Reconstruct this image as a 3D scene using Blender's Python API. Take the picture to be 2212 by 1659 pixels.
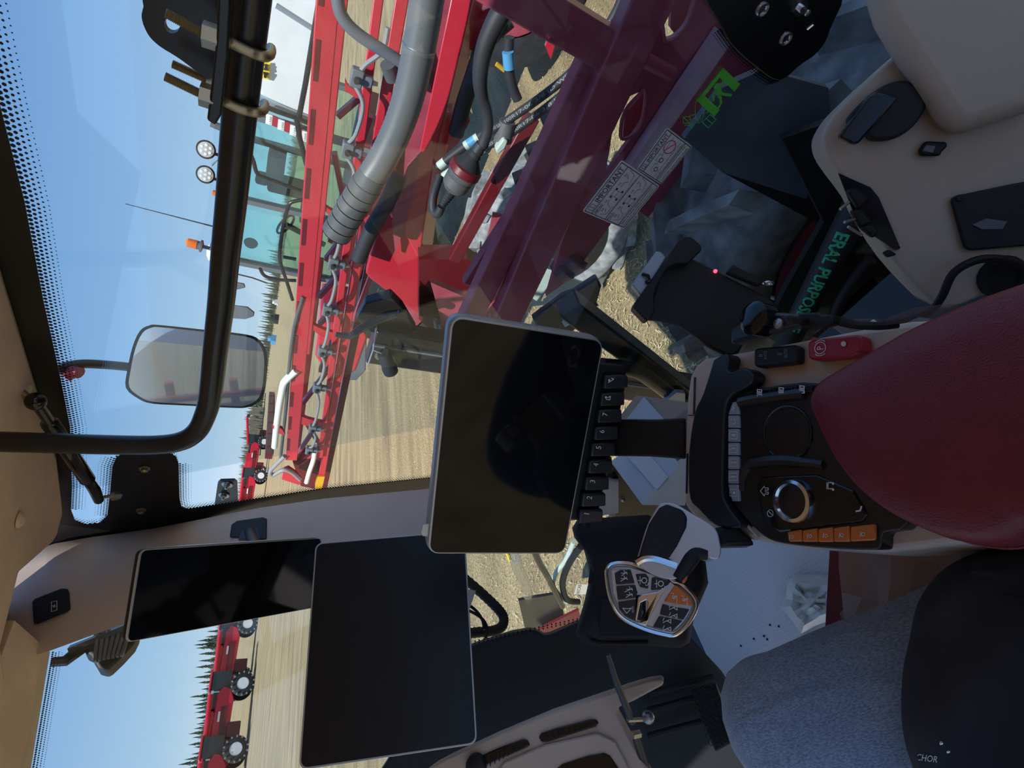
import bpy, bmesh, math, random
from mathutils import Vector as V, Matrix
from mathutils.bvhtree import BVHTree
random.seed(7)
for o in list(bpy.data.objects): bpy.data.objects.remove(o)
SC = bpy.context.scene
COL = SC.collection
R_ = math.radians
# ------------------------------------------------------------------ camera (photo is a tall picture turned on its side)
IW, IH, FPX = 2212.0, 1659.0, 1200.0
YAW, PIT, ROLL = R_(42.0), R_(-24.2), R_(8.0)
CAM = V((0, 0, 3.15))
FW = V((math.sin(YAW)*math.cos(PIT), math.cos(YAW)*math.cos(PIT), math.sin(PIT)))
r0 = V((math.cos(YAW), -math.sin(YAW), 0)); u0 = r0.cross(FW)
RT = math.cos(ROLL)*r0 + math.sin(ROLL)*u0          # to the right for the person holding the phone
UP = -math.sin(ROLL)*r0 + math.cos(ROLL)*u0
cd = bpy.data.cameras.new('camera'); cam = bpy.data.objects.new('camera', cd); COL.objects.link(cam)
cd.sensor_fit = 'HORIZONTAL'; cd.sensor_width = 36.0; cd.lens = 36.0*FPX/IW; cd.clip_start = 0.01; cd.clip_end = 3000
cx, cy, cz = -UP, RT, -FW
cam.matrix_world = Matrix(((cx.x, cy.x, cz.x, CAM.x), (cx.y, cy.y, cz.y, CAM.y), (cx.z, cy.z, cz.z, CAM.z), (0, 0, 0, 1)))
SC.camera = cam
# ------------------------------------------------------------------ sky, sun, exposure
SUN = V((-0.55, -0.14, 0.80)).normalized()
w = bpy.data.worlds.new('sky'); SC.world = w; w.use_nodes = True
nt = w.node_tree; nt.nodes.clear()
tcw = nt.nodes.new('ShaderNodeTexCoord'); sx = nt.nodes.new('ShaderNodeSeparateXYZ'); nt.links.new(tcw.outputs['Generated'], sx.inputs[0])
sk = nt.nodes.new('ShaderNodeValToRGB'); nt.links.new(sx.outputs['Z'], sk.inputs[0]); ce_ = sk.color_ramp.elements    # clear spring sky: pale at the horizon, deep blue overhead
ce_[0].position = 0.0; ce_[0].color = (0.43, 0.51, 0.58, 1); ce_[1].position = 1.0; ce_[1].color = (0.11, 0.20, 0.38, 1)
for pos_, c_ in ((0.06, (0.31, 0.435, 0.565, 1)), (0.20, (0.185, 0.325, 0.53, 1)), (0.42, (0.10, 0.22, 0.465, 1))): e_ = ce_.new(pos_); e_.color = c_
bg = nt.nodes.new('ShaderNodeBackground'); bg.inputs['Strength'].default_value = 1.0
wo = nt.nodes.new('ShaderNodeOutputWorld')
nt.links.new(sk.outputs[0], bg.inputs[0]); nt.links.new(bg.outputs[0], wo.inputs[0])
sl = bpy.data.lights.new('sun', 'SUN'); sl.energy = 4.0; sl.angle = R_(0.6); sl.color = (1.0, 0.95, 0.86)
so = bpy.data.objects.new('sun', sl); COL.objects.link(so); so.rotation_euler = SUN.to_track_quat('Z', 'Y').to_euler(); so.location = (-20, -5, 40)
SC.view_settings.view_transform = 'Standard'; SC.view_settings.look = 'None'
SC.view_settings.exposure = 0.68; SC.view_settings.gamma = 1.0; SC.view_settings.use_curve_mapping = False
# ------------------------------------------------------------------ from photo pixels to places
def ray(px, py): return FPX*FW + (829.5-py)*RT - (px-1106.0)*UP
def PX(px, py, x): d = ray(px, py); return CAM + d*((x-CAM.x)/d.x)
def PY(px, py, y): d = ray(px, py); return CAM + d*((y-CAM.y)/d.y)
def PZ(px, py, z): d = ray(px, py); return CAM + d*((z-CAM.z)/d.z)
def PD(px, py, dep): return CAM + ray(px, py)*(dep/FPX)
def PP(px, py, pt, n): d = ray(px, py); return CAM + d*((pt-CAM).dot(n)/d.dot(n))
def ZV(z): return V((0, 0, z))
# ------------------------------------------------------------------ materials
MATS = {}
def mat(name, col, rough=0.5, metal=0.0, var=0.0, vscale=20.0, bump=0.0, bscale=200.0, spec=0.5, coat=0.0, col2=None, emit=None, sheen=0.0):
    m = bpy.data.materials.new(name); m.use_nodes = True; n = m.node_tree.nodes; l = m.node_tree.links
    b = n['Principled BSDF']; b.inputs['Base Color'].default_value = (*col, 1); b.inputs['Roughness'].default_value = rough
    b.inputs['Metallic'].default_value = metal; b.inputs['Specular IOR Level'].default_value = spec; b.inputs['Coat Weight'].default_value = coat
    if sheen: b.inputs['Sheen Weight'].default_value = sheen
    tc = n.new('ShaderNodeTexCoord')
    if var or col2:
        nz = n.new('ShaderNodeTexNoise'); nz.inputs['Scale'].default_value = vscale; nz.inputs['Detail'].default_value = 5; l.new(tc.outputs['Object'], nz.inputs['Vector'])
        cr = n.new('ShaderNodeValToRGB'); c2 = col2 or tuple(max(0, c*(1-var)) for c in col); c1 = col if col2 else tuple(min(1, c*(1+var)) for c in col)
        cr.color_ramp.elements[0].position = 0.35; cr.color_ramp.elements[1].position = 0.65
        cr.color_ramp.elements[0].color = (*c2, 1); cr.color_ramp.elements[1].color = (*c1, 1)
        l.new(nz.outputs['Fac'], cr.inputs[0]); l.new(cr.outputs[0], b.inputs['Base Color'])
    if bump:
        n2 = n.new('ShaderNodeTexNoise'); n2.inputs['Scale'].default_value = bscale; n2.inputs['Detail'].default_value = 3; l.new(tc.outputs['Object'], n2.inputs['Vector'])
        bp = n.new('ShaderNodeBump'); bp.inputs['Strength'].default_value = bump; bp.inputs['Distance'].default_value = 0.004
        l.new(n2.outputs['Fac'], bp.inputs['Height']); l.new(bp.outputs[0], b.inputs['Normal'])
    if emit: b.inputs['Emission Color'].default_value = (*emit[:3], 1); b.inputs['Emission Strength'].default_value = emit[3]
    MATS[name] = m; return m
def glassmat(name, tint, gloss=0.04, rough=0.0):
    m = bpy.data.materials.new(name); m.use_nodes = True; n = m.node_tree.nodes; l = m.node_tree.links
    n.remove(n['Principled BSDF']); out = n['Material Output']
    t = n.new('ShaderNodeBsdfTransparent'); t.inputs[0].default_value = (*tint, 1)
    g = n.new('ShaderNodeBsdfGlossy'); g.inputs['Roughness'].default_value = rough; g.inputs[0].default_value = (1, 1, 1, 1)
    lw = n.new('ShaderNodeLayerWeight'); lw.inputs[0].default_value = 0.5
    p = n.new('ShaderNodeMath'); p.operation = 'POWER'; p.inputs[1].default_value = 5
    a = n.new('ShaderNodeMath'); a.operation = 'MULTIPLY_ADD'; a.inputs[1].default_value = 0.9; a.inputs[2].default_value = gloss
    mx = n.new('ShaderNodeMixShader'); l.new(lw.outputs['Facing'], p.inputs[0]); l.new(p.outputs[0], a.inputs[0]); l.new(a.outputs[0], mx.inputs[0])
    l.new(t.outputs[0], mx.inputs[1]); l.new(g.outputs[0], mx.inputs[2]); l.new(mx.outputs[0], out.inputs['Surface'])
    MATS[name] = m; return m
mat('beige', (0.56, 0.455, 0.37), 0.55, var=0.04, vscale=6, bump=0.12, bscale=900)
mat('beige_light', (0.46, 0.405, 0.335), 0.5, var=0.04, vscale=6, bump=0.1, bscale=900)
mat('headliner', (0.72, 0.53, 0.39), 0.85, var=0.06, vscale=9, bump=0.3, bscale=500)
mat('frit', (0.006, 0.006, 0.008), 0.35)
mat('blackplastic', (0.011, 0.011, 0.012), 0.5, spec=0.3, bump=0.1, bscale=900)
mat('blackgloss', (0.008, 0.008, 0.009), 0.12)
mat('blacksatin', (0.018, 0.019, 0.023), 0.38)
mat('slate', (0.035, 0.042, 0.055), 0.55, spec=0.3, bump=0.08, bscale=900)
mat('panelblack', (0.016, 0.013, 0.013), 0.3, bump=0.04, bscale=700)
mat('screen', (0.004, 0.004, 0.005), 0.06, spec=0.25)
mat('screenmatte', (0.007, 0.008, 0.011), 0.3, spec=0.35)
mat('bezel', (0.45, 0.46, 0.48), 0.35, metal=0.6)
mat('bezelgrey', (0.30, 0.34, 0.40), 0.4, metal=0.3)
mat('redleather', (0.165, 0.012, 0.022), 0.42, bump=0.25, bscale=700, var=0.06, vscale=30)
mat('redplastic', (0.36, 0.01, 0.03), 0.4)
mat('redpaint', (0.50, 0.022, 0.042), 0.24, coat=0.3, var=0.06, vscale=3)
mat('redpainthaze', (0.34, 0.055, 0.085), 0.38, var=0.15, vscale=6)  # duller red with the window's purple haze mixed into the base colour
mat('darkred', (0.12, 0.008, 0.012), 0.4)
mat('blackpaint', (0.014, 0.014, 0.016), 0.28, var=0.2, vscale=10)
mat('greyrubber', (0.085, 0.085, 0.09), 0.55, var=0.1, vscale=30)
mat('rubber', (0.022, 0.022, 0.026), 0.6)
mat('filmwhite', (0.75, 0.72, 0.74), 0.22); M_ = MATS['filmwhite']; M_.node_tree.nodes['Principled BSDF'].inputs['Alpha'].default_value = 0.42
mat('tyre', (0.25, 0.25, 0.255), 0.85, var=0.35, vscale=14, bump=0.5, bscale=60)
mat('tyredark', (0.02, 0.02, 0.024), 0.8, var=0.3, vscale=14)
mat('chrome', (0.75, 0.76, 0.78), 0.16, metal=1.0)
mat('silver', (0.62, 0.63, 0.65), 0.32, metal=0.55)
mat('zinc', (0.48, 0.45, 0.37), 0.35, metal=0.9)
mat('brass', (0.42, 0.36, 0.24), 0.4, metal=0.9)
mat('orange', (0.62, 0.17, 0.03), 0.45)
mat('amber', (0.75, 0.16, 0.01), 0.25)
mat('white', (0.8, 0.8, 0.79), 0.5)
mat('print', (0.75, 0.75, 0.75), 0.6)
mat('ink', (0.015, 0.015, 0.02), 0.6)
mat('inkred', (0.6, 0.05, 0.06), 0.6)
mat('label', (0.62, 0.62, 0.64), 0.55)
mat('green', (0.10, 0.52, 0.05), 0.55)
mat('greentext', (0.06, 0.62, 0.28), 0.6)
mat('yellow', (0.85, 0.62, 0.02), 0.45)
mat('gold', (0.62, 0.36, 0.02), 0.35)
mat('tankwhite', (0.72, 0.73, 0.74), 0.35, var=0.05, vscale=3)
mat('greytrim', (0.12, 0.13, 0.15), 0.5)
mat('nozzlegrey', (0.13, 0.15, 0.17), 0.55)
mat('pipewhite', (0.8, 0.8, 0.78), 0.4)
mat('hosegrey', (0.24, 0.25, 0.26), 0.5)
mat('steel', (0.35, 0.36, 0.38), 0.35, metal=0.9)
mat('cardboard', (0.34, 0.26, 0.20), 0.8, var=0.05, vscale=8)
mat('whitecard', (0.50, 0.53, 0.57), 0.75, var=0.04, vscale=8)
mat('creamcard', (0.58, 0.53, 0.44), 0.75)
mat('bagcloth', (0.012, 0.012, 0.014), 0.7, spec=0.3, bump=0.3, bscale=60)
mat('plasticfilm', (0.62, 0.63, 0.58), 0.3)
mat('jacket', (0.010, 0.010, 0.013), 0.75, bump=0.3, bscale=40)
mat('palegreen', (0.44, 0.52, 0.47), 0.6, var=0.06, vscale=12)
mat('led', (1, 0.05, 0.08), 0.4, emit=(1, 0.05, 0.1, 2.0))
mat('spruce', (0.045, 0.062, 0.035), 0.9, var=0.35, vscale=3)
mat('brush', (0.15, 0.135, 0.10), 0.95, var=0.3, vscale=3)
mat('bark', (0.08, 0.06, 0.05), 0.9)
mat('mirror', (0.85, 0.87, 0.88), 0.02, metal=1.0)
mat('lens', (0.75, 0.76, 0.78), 0.2, metal=0.5)
mat('bluelabel', (0.08, 0.30, 0.55), 0.5)
mat('seatdark', (0.03, 0.03, 0.035), 0.7)
glassmat('glass', (0.90, 0.95, 0.965), 0.045)
glassmat('cabglass', (0.80, 0.95, 0.94), 0.06)
glassmat('film', (0.9, 0.92, 0.95), 0.14, 0.15)
# straw field
m = mat('field', (0.55, 0.43, 0.27), 0.9); n = m.node_tree.nodes; l = m.node_tree.links; b = n['Principled BSDF']
tc = n.new('ShaderNodeTexCoord')
mp = n.new('ShaderNodeMapping'); mp.inputs['Rotation'].default_value = (0, 0, R_(-38)); mp.inputs['Scale'].default_value = (0.12, 1.0, 1.0); l.new(tc.outputs['Object'], mp.inputs[0])
na = n.new('ShaderNodeTexNoise'); na.inputs['Scale'].default_value = 1.4; na.inputs['Detail'].default_value = 7; na.inputs['Roughness'].default_value = 0.65; l.new(mp.outputs[0], na.inputs['Vector'])
nb = n.new('ShaderNodeTexNoise'); nb.inputs['Scale'].default_value = 28; nb.inputs['Detail'].default_value = 4; nb.inputs['Roughness'].default_value = 0.7; l.new(tc.outputs['Object'], nb.inputs['Vector'])
ra = n.new('ShaderNodeValToRGB'); e = ra.color_ramp.elements; e[0].position = 0.32; e[0].color = (0.25, 0.18, 0.10, 1); e[1].position = 0.62; e[1].color = (0.53, 0.41, 0.225, 1)
rb = n.new('ShaderNodeValToRGB'); e = rb.color_ramp.elements; e[0].position = 0.36; e[0].color = (0.45, 0.42, 0.36, 1); e[1].position = 0.6; e[1].color = (1.1, 1.08, 1.0, 1)
mu = n.new('ShaderNodeMix'); mu.data_type = 'RGBA'; mu.blend_type = 'MULTIPLY'; mu.inputs['Factor'].default_value = 0.8
l.new(na.outputs['Fac'], ra.inputs[0]); l.new(nb.outputs['Fac'], rb.inputs[0]); l.new(ra.outputs[0], mu.inputs['A']); l.new(rb.outputs[0], mu.inputs['B']); l.new(mu.outputs['Result'], b.inputs['Base Color'])
bp = n.new('ShaderNodeBump'); bp.inputs['Strength'].default_value = 0.9; bp.inputs['Distance'].default_value = 0.05; l.new(nb.outputs['Fac'], bp.inputs['Height']); l.new(bp.outputs[0], b.inputs['Normal'])
# denim
m = mat('denim', (0.10, 0.17, 0.28), 0.85, sheen=0.2); n = m.node_tree.nodes; l = m.node_tree.links; b = n['Principled BSDF']
tc = n.new('ShaderNodeTexCoord'); mp = n.new('ShaderNodeMapping'); mp.inputs['Scale'].default_value = (900, 260, 500); mp.inputs['Rotation'].default_value = (0.3, 0.2, 0.7); l.new(tc.outputs['Object'], mp.inputs[0])
na = n.new('ShaderNodeTexNoise'); na.inputs['Scale'].default_value = 1.0; na.inputs['Detail'].default_value = 2; l.new(mp.outputs[0], na.inputs['Vector'])
nb = n.new('ShaderNodeTexNoise'); nb.inputs['Scale'].default_value = 7; nb.inputs['Detail'].default_value = 3; l.new(tc.outputs['Object'], nb.inputs['Vector'])
ra = n.new('ShaderNodeValToRGB'); e = ra.color_ramp.elements; e[0].position = 0.3; e[0].color = (0.13, 0.19, 0.29, 1); e[1].position = 0.7; e[1].color = (0.31, 0.44, 0.63, 1); l.new(na.outputs['Fac'], ra.inputs[0])
rb = n.new('ShaderNodeValToRGB'); e = rb.color_ramp.elements; e[0].position = 0.3; e[0].color = (0.8, 0.8, 0.8, 1); e[1].position = 0.7; e[1].color = (1.15, 1.15, 1.1, 1); l.new(nb.outputs['Fac'], rb.inputs[0])
mu = n.new('ShaderNodeMix'); mu.data_type = 'RGBA'; mu.blend_type = 'MULTIPLY'; mu.inputs['Factor'].default_value = 1; l.new(ra.outputs[0], mu.inputs['A']); l.new(rb.outputs[0], mu.inputs['B']); l.new(mu.outputs['Result'], b.inputs['Base Color'])
bp = n.new('ShaderNodeBump'); bp.inputs['Strength'].default_value = 0.4; bp.inputs['Distance'].default_value = 0.001; l.new(na.outputs['Fac'], bp.inputs['Height'])
mp2 = n.new('ShaderNodeMapping'); mp2.inputs['Scale'].default_value = (16, 5, 7); mp2.inputs['Rotation'].default_value = (0, 0, 0.5); l.new(tc.outputs['Object'], mp2.inputs[0])
nf = n.new('ShaderNodeTexNoise'); nf.inputs['Scale'].default_value = 1.0; nf.inputs['Detail'].default_value = 2; nf.inputs['Distortion'].default_value = 0.6; l.new(mp2.outputs[0], nf.inputs['Vector'])
bf = n.new('ShaderNodeBump'); bf.inputs['Strength'].default_value = 0.55; bf.inputs['Distance'].default_value = 0.03; l.new(nf.outputs['Fac'], bf.inputs['Height']); l.new(bf.outputs[0], bp.inputs['Normal']); l.new(bp.outputs[0], b.inputs['Normal'])
# dimpled floor mat
mat('keygrey', (0.32, 0.34, 0.37), 0.4)
mat('fendergrey', (0.085, 0.095, 0.12), 0.6, var=0.15, vscale=8)  # lighter blue grey: the reflection on the inner fender put into the colour
m = mat('matgrey', (0.68, 0.645, 0.64), 0.55); n = m.node_tree.nodes; l = m.node_tree.links; b = n['Principled BSDF']
tc = n.new('ShaderNodeTexCoord'); vo = n.new('ShaderNodeTexVoronoi'); vo.inputs['Scale'].default_value = 105; vo.inputs['Randomness'].default_value = 0.05; l.new(tc.outputs['Object'], vo.inputs['Vector'])
bp = n.new('ShaderNodeBump'); bp.inputs['Strength'].default_value = 0.5; bp.inputs['Distance'].default_value = 0.003; bp.invert = True; l.new(vo.outputs['Distance'], bp.inputs['Height']); l.new(bp.outputs[0], b.inputs['Normal'])
# ribbed duct
m = mat('ducthose', (0.20, 0.20, 0.20), 0.34, metal=0.45); n = m.node_tree.nodes; l = m.node_tree.links; b = n['Principled BSDF']
tc = n.new('ShaderNodeTexCoord'); nz = n.new('ShaderNodeTexNoise'); nz.inputs['Scale'].default_value = 260; l.new(tc.outputs['Object'], nz.inputs['Vector'])
bp = n.new('ShaderNodeBump'); bp.inputs['Strength'].default_value = 0.12; bp.inputs['Distance'].default_value = 0.003; l.new(nz.outputs['Fac'], bp.inputs['Height']); l.new(bp.outputs[0], b.inputs['Normal'])
M = MATS
# ------------------------------------------------------------------ mesh tools
def frame(d, up=V((0, 0, 1))):
    d = d.normalized(); s = d.cross(up)
    if s.length < 1e-4: s = d.cross(V((1, 0, 0)))
    s.normalize(); return d, s, s.cross(d).normalized()
def smoothpts(pts, k=6):
    pts = [V(p) for p in pts]
    if len(pts) < 3: return pts
    out = []
    for i in range(len(pts)-1):
        a = pts[max(i-1, 0)]; b_ = pts[i]; c = pts[i+1]; d = pts[min(i+2, len(pts)-1)]
        for j in range(k):
            t = j/k; out.append(0.5*((2*b_) + (c-a)*t + (2*a-5*b_+4*c-d)*t*t + (3*b_-a-3*c+d)*t**3))
    out.append(pts[-1]); return out
class MB:
    def __init__(s): s.v = []; s.f = []
    def add(s, vs, fs):
        o = len(s.v); s.v += [V(p) for p in vs]; s.f += [tuple(i+o for i in f) for f in fs]; return s
    def prism(s, pts, vec):
        n = len(pts); vec = V(vec); return s.add(list(pts)+[V(p)+vec for p in pts], [tuple(range(n)), tuple(range(2*n-1, n-1, -1))]+[(i, (i+1) % n, n+(i+1) % n, n+i) for i in range(n)])
    def poly(s, pts): return s.add(pts, [tuple(range(len(pts)))])
    def beam(s, a, b, w, h=None, up=V((0, 0, 1))):
        a, b = V(a), V(b); h = h or w; d, x, y = frame(b-a, up)
        c = [(-1, -1), (1, -1), (1, 1), (-1, 1)]
        return s.prism([a+x*(w/2*i)+y*(h/2*j) for i, j in c], b-a)
    def box(s, c, sx, sy, sz, ax=None):
        ax = ax or (V((1, 0, 0)), V((0, 1, 0)), V((0, 0, 1))); c = V(c)
        return s.prism([c+ax[0]*(sx/2*i)+ax[1]*(sy/2*j)-ax[2]*(sz/2) for i, j in [(-1, -1), (1, -1), (1, 1), (-1, 1)]], ax[2]*sz)
    def tube(s, pts, r, n=10, smooth=0):
        if smooth:
            k = len(pts); 
            if isinstance(r, (list, tuple)):
                rr = []
                for i in range(k-1): rr += [r[i]+(r[i+1]-r[i])*j/smooth for j in range(smooth)]
                r = rr+[r[-1]]
            pts = smoothpts(pts, smooth)
        pts = [V(p) for p in pts]; m_ = len(pts)
        if not isinstance(r, (list, tuple)): r = [r]*m_
        t0 = (pts[1]-pts[0]).normalized(); _, x, y = frame(t0); vs = []; fs = []; prev = t0
        for i, p in enumerate(pts):
            t = (pts[min(i+1, m_-1)]-pts[max(i-1, 0)])
            t = t.normalized() if t.length > 1e-9 else prev
            q = prev.rotation_difference(t); x = q @ x; y = q @ y; prev = t
            vs += [p+x*(r[i]*math.cos(2*math.pi*j/n))+y*(r[i]*math.sin(2*math.pi*j/n)) for j in range(n)]
        for i in range(m_-1):
            fs += [(i*n+j, i*n+(j+1) % n, (i+1)*n+(j+1) % n, (i+1)*n+j) for j in range(n)]
        fs += [tuple(range(n-1, -1, -1)), tuple(range((m_-1)*n, m_*n))]
        return s.add(vs, fs)
    def lathe(s, o, ax, prof, n=24, sq=1.0, up=V((0, 0, 1)), cap=True):
        d, x, y = frame(V(ax), up); o = V(o); vs = []; fs = []
        for t, r in prof: vs += [o+d*t+x*(r*math.cos(2*math.pi*j/n))+y*(r*sq*math.sin(2*math.pi*j/n)) for j in range(n)]
        k = len(prof)
        for i in range(k-1): fs += [(i*n+j, i*n+(j+1) % n, (i+1)*n+(j+1) % n, (i+1)*n+j) for j in range(n)]
        if cap and prof[0][1] > 1e-6: fs.append(tuple(range(n-1, -1, -1)))
        if cap and prof[-1][1] > 1e-6: fs.append(tuple(range((k-1)*n, k*n)))
        return s.add(vs, fs)
    def ring(s, o, ax, R, r, n=28, k=8):
        d, x, y = frame(V(ax)); o = V(o); vs = []; fs = []
        for i in range(n):
            a = 2*math.pi*i/n; e = x*math.cos(a)+y*math.sin(a)
            vs += [o+e*(R+r*math.cos(2*math.pi*j/k))+d*(r*math.sin(2*math.pi*j/k)) for j in range(k)]
        for i in range(n):
            for j in range(k): fs.append((i*k+j, i*k+(j+1) % k, ((i+1) % n)*k+(j+1) % k, ((i+1) % n)*k+j))
        return s.add(vs, fs)
    def ball(s, c, r, n=12): return s.lathe(c, (0, 0, 1), [(-r*math.cos(math.pi*i/n), r*math.sin(math.pi*i/n)) for i in range(n+1)], 2*n)
    def loft(s, rings, cap=True, closed=True):
        n = len(rings[0]); vs = [p for r in rings for p in r]; fs = []
        for i in range(len(rings)-1):
            for j in range(n if closed else n-1): fs.append((i*n+j, i*n+(j+1) % n, (i+1)*n+(j+1) % n, (i+1)*n+j))
        if cap and closed: fs += [tuple(range(n-1, -1, -1)), tuple(range((len(rings)-1)*n, len(rings)*n))]
        return s.add(vs, fs)
    def hexnut(s, o, ax, r, h): return s.lathe(o, ax, [(0, r), (h, r)], 6)
BASE = {}
def setp(o, label=None, cat=None, group=None, kind=None):
    if label: o['label'] = label
    if cat: o['category'] = cat
    if group: o['group'] = group
    if kind: o['kind'] = kind
    return o
def thing(name, label, cat, loc, group=None, kind=None):
    o = bpy.data.objects.new(name, None); COL.objects.link(o); o.location = V(loc); o.empty_display_size = 0.05; BASE[o.name] = V(loc)
    return setp(o, label, cat, group, kind)
def ob(name, mb, material, parent=None, label=None, cat=None, group=None, kind=None, bevel=0.0, seg=2, sharp=38, subd=0, flat=False):
    vs = mb.v; 
    if parent: base = BASE[parent.name]
    else:
        zs = [p.z for p in vs]; base = V((sum(p.x for p in vs)/len(vs), sum(p.y for p in vs)/len(vs), min(zs)))
    me = bpy.data.meshes.new(name); me.from_pydata([p-base for p in vs], [], mb.f); me.update()
    bm = bmesh.new(); bm.from_mesh(me); bmesh.ops.recalc_face_normals(bm, faces=bm.faces)
    if not flat:
        for f in bm.faces: f.smooth = True
        for e_ in bm.edges:
            if len(e_.link_faces) == 2 and e_.calc_face_angle(0) > R_(sharp): e_.smooth = False
    bm.to_mesh(me); bm.free(); me.materials.append(M[material])
    o = bpy.data.objects.new(name, me); COL.objects.link(o)
    if parent: o.parent = parent
    else: o.location = base
    BASE[o.name] = base
    if bevel:
        md = o.modifiers.new('bevel', 'BEVEL'); md.width = bevel; md.segments = seg; md.limit_method = 'ANGLE'; md.angle_limit = R_(35); md.harden_normals = False
    if subd:
        md = o.modifiers.new('subd', 'SUBSURF'); md.levels = subd; md.render_levels = subd
    return setp(o, label, cat, group, kind)
def copytree(o, off, parent=None):
    c = o.copy(); COL.objects.link(c)
    if parent: c.parent = parent
    else: c.location = o.location+off
    BASE[c.name] = BASE[o.name]+off
    for ch in [q for q in bpy.data.objects if q.parent == o]: copytree(ch, off, c)
    return c
TXT = {}
def text2d(s, bold=0.0):
    if s in TXT: return TXT[s]
    cu = bpy.data.curves.new('t', 'FONT'); cu.body = s; cu.resolution_u = 2; cu.offset = bold; to = bpy.data.objects.new('t', cu); COL.objects.link(to)
    bpy.context.view_layer.update(); me = bpy.data.meshes.new_from_object(to.evaluated_get(bpy.context.evaluated_depsgraph_get()))
    vs = [v.co.copy() for v in me.vertices]; fs = [tuple(p.vertices) for p in me.polygons]
    bpy.data.objects.remove(to); bpy.data.meshes.remove(me); bpy.data.curves.remove(cu)
    x0 = min(v.x for v in vs); x1 = max(v.x for v in vs); y0 = min(v.y for v in vs); y1 = max(v.y for v in vs)
    TXT[s] = ([((v.x-x0)/(x1-x0), (v.y-y0)/(y1-y0)) for v in vs], fs, (x1-x0)/(y1-y0)); return TXT[s]
class Quad:
    """flat patch: TL, TR, BR, BL in the upright sense; q(s, t) with s to the right and t downwards"""
    def __init__(s, tl, tr, br, bl, lift=0.0):
        s.c = [V(tl), V(tr), V(br), V(bl)]; s.n = (s.c[1]-s.c[0]).cross(s.c[3]-s.c[0]).normalized()
        if s.n.dot(CAM-s.c[0]) < 0: s.n = -s.n
        s.c = [p+s.n*lift for p in s.c]
    def __call__(s, a, t, up=0.0):
        c = s.c; return (c[0]*(1-a)+c[1]*a)*(1-t)+(c[3]*(1-a)+c[2]*a)*t+s.n*up
    def sub(s, a0, t0, a1, t1, up=0.0): return Quad(s(a0, t0, up), s(a1, t0, up), s(a1, t1, up), s(a0, t1, up))
    def text(s, mb, txt, a0, t0, a1, t1, up=0.0006):
        vs, fs, asp = text2d(txt)
        if len(txt) <= 2:
            ws = (s.c[1]-s.c[0]).length; wt = (s.c[3]-s.c[0]).length; wd = min(abs(a1-a0), asp*abs(t1-t0)*wt/ws); m0 = (a0+a1)/2; a0, a1 = m0-wd/2, m0+wd/2
        return mb.add([s(a0+(a1-a0)*x, t1+(t0-t1)*y, up) for x, y in vs], fs)
    def line(s, mb, pts, wd, up=0.0006):
        pts = [V((a, t, 0)) for a, t in pts]; ws = (s.c[1]-s.c[0]).length; wt = (s.c[3]-s.c[0]).length
        for p, q in zip(pts[:-1], pts[1:]):
            dx, dy = (q.x-p.x)*ws, (q.y-p.y)*wt; ln = math.hypot(dx, dy) or 1e-6; nx, ny = -dy/ln*wd/2/ws, dx/ln*wd/2/wt; ex, ey = dx/ln*wd*.4/ws, dy/ln*wd*.4/wt
            mb.poly([s(p.x+nx-ex, p.y+ny-ey, up), s(q.x+nx+ex, q.y+ny+ey, up), s(q.x-nx+ex, q.y-ny+ey, up), s(p.x-nx-ex, p.y-ny-ey, up)])
        return mb
    def circle(s, mb, a, t, r, wd, up=0.0006, n=18, a0=0, a1=2*math.pi):
        ws = (s.c[1]-s.c[0]).length; wt = (s.c[3]-s.c[0]).length
        return s.line(mb, [(a+r/ws*math.cos(a0+(a1-a0)*i/n), t+r/wt*math.sin(a0+(a1-a0)*i/n)) for i in range(n+1)], wd, up)
    def disc(s, mb, a, t, r, up=0.0006, n=16):
        ws = (s.c[1]-s.c[0]).length; wt = (s.c[3]-s.c[0]).length
        return mb.poly([s(a+r/ws*math.cos(2*math.pi*i/n), t+r/wt*math.sin(2*math.pi*i/n), up) for i in range(n)])
    def rect(s, mb, a0, t0, a1, t1, up=0.0006): return mb.poly([s(a0, t0, up), s(a1, t0, up), s(a1, t1, up), s(a0, t1, up)])
    def rrect(s, a0, t0, a1, t1, r, up=0.0, k=4):
        ws = (s.c[1]-s.c[0]).length; wt = (s.c[3]-s.c[0]).length; ra, rt = r/ws, r/wt; out = []
        for ca, ct, st in ((a0+ra, t0+rt, math.pi), (a1-ra, t0+rt, 1.5*math.pi), (a1-ra, t1-rt, 0), (a0+ra, t1-rt, .5*math.pi)):
            out += [s(ca+ra*math.cos(st+.5*math.pi*i/k), ct+rt*math.sin(st+.5*math.pi*i/k), up) for i in range(k+1)]
        return out
def parq(P, scale):
    """parallelogram seen at four pixels TL, TR, BR, BL; scale = distance factor of TL"""
    r = [ray(*p)/FPX for p in P]
    import numpy as np
    Mx = np.array([[r[0].x, -r[1].x, r[2].x, -r[3].x], [r[0].y, -r[1].y, r[2].y, -r[3].y], [r[0].z, -r[1].z, r[2].z, -r[3].z]])
    s = np.linalg.svd(Mx)[2][-1]; s = s/s[0]*scale
    return [CAM+r[i]*float(s[i]) for i in range(4)]
def sm2(pts, k=4):
    n = len(pts); out = []
    for i in range(n):
        a, b_, c, d = (V((*pts[(i+j) % n], 0)) for j in (-1, 0, 1, 2))
        for j in range(k):
            t = j/k; p = 0.5*((2*b_)+(c-a)*t+(2*a-5*b_+4*c-d)*t*t+(3*b_-a-3*c+d)*t**3); out.append((p.x, p.y))
    return out
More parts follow.
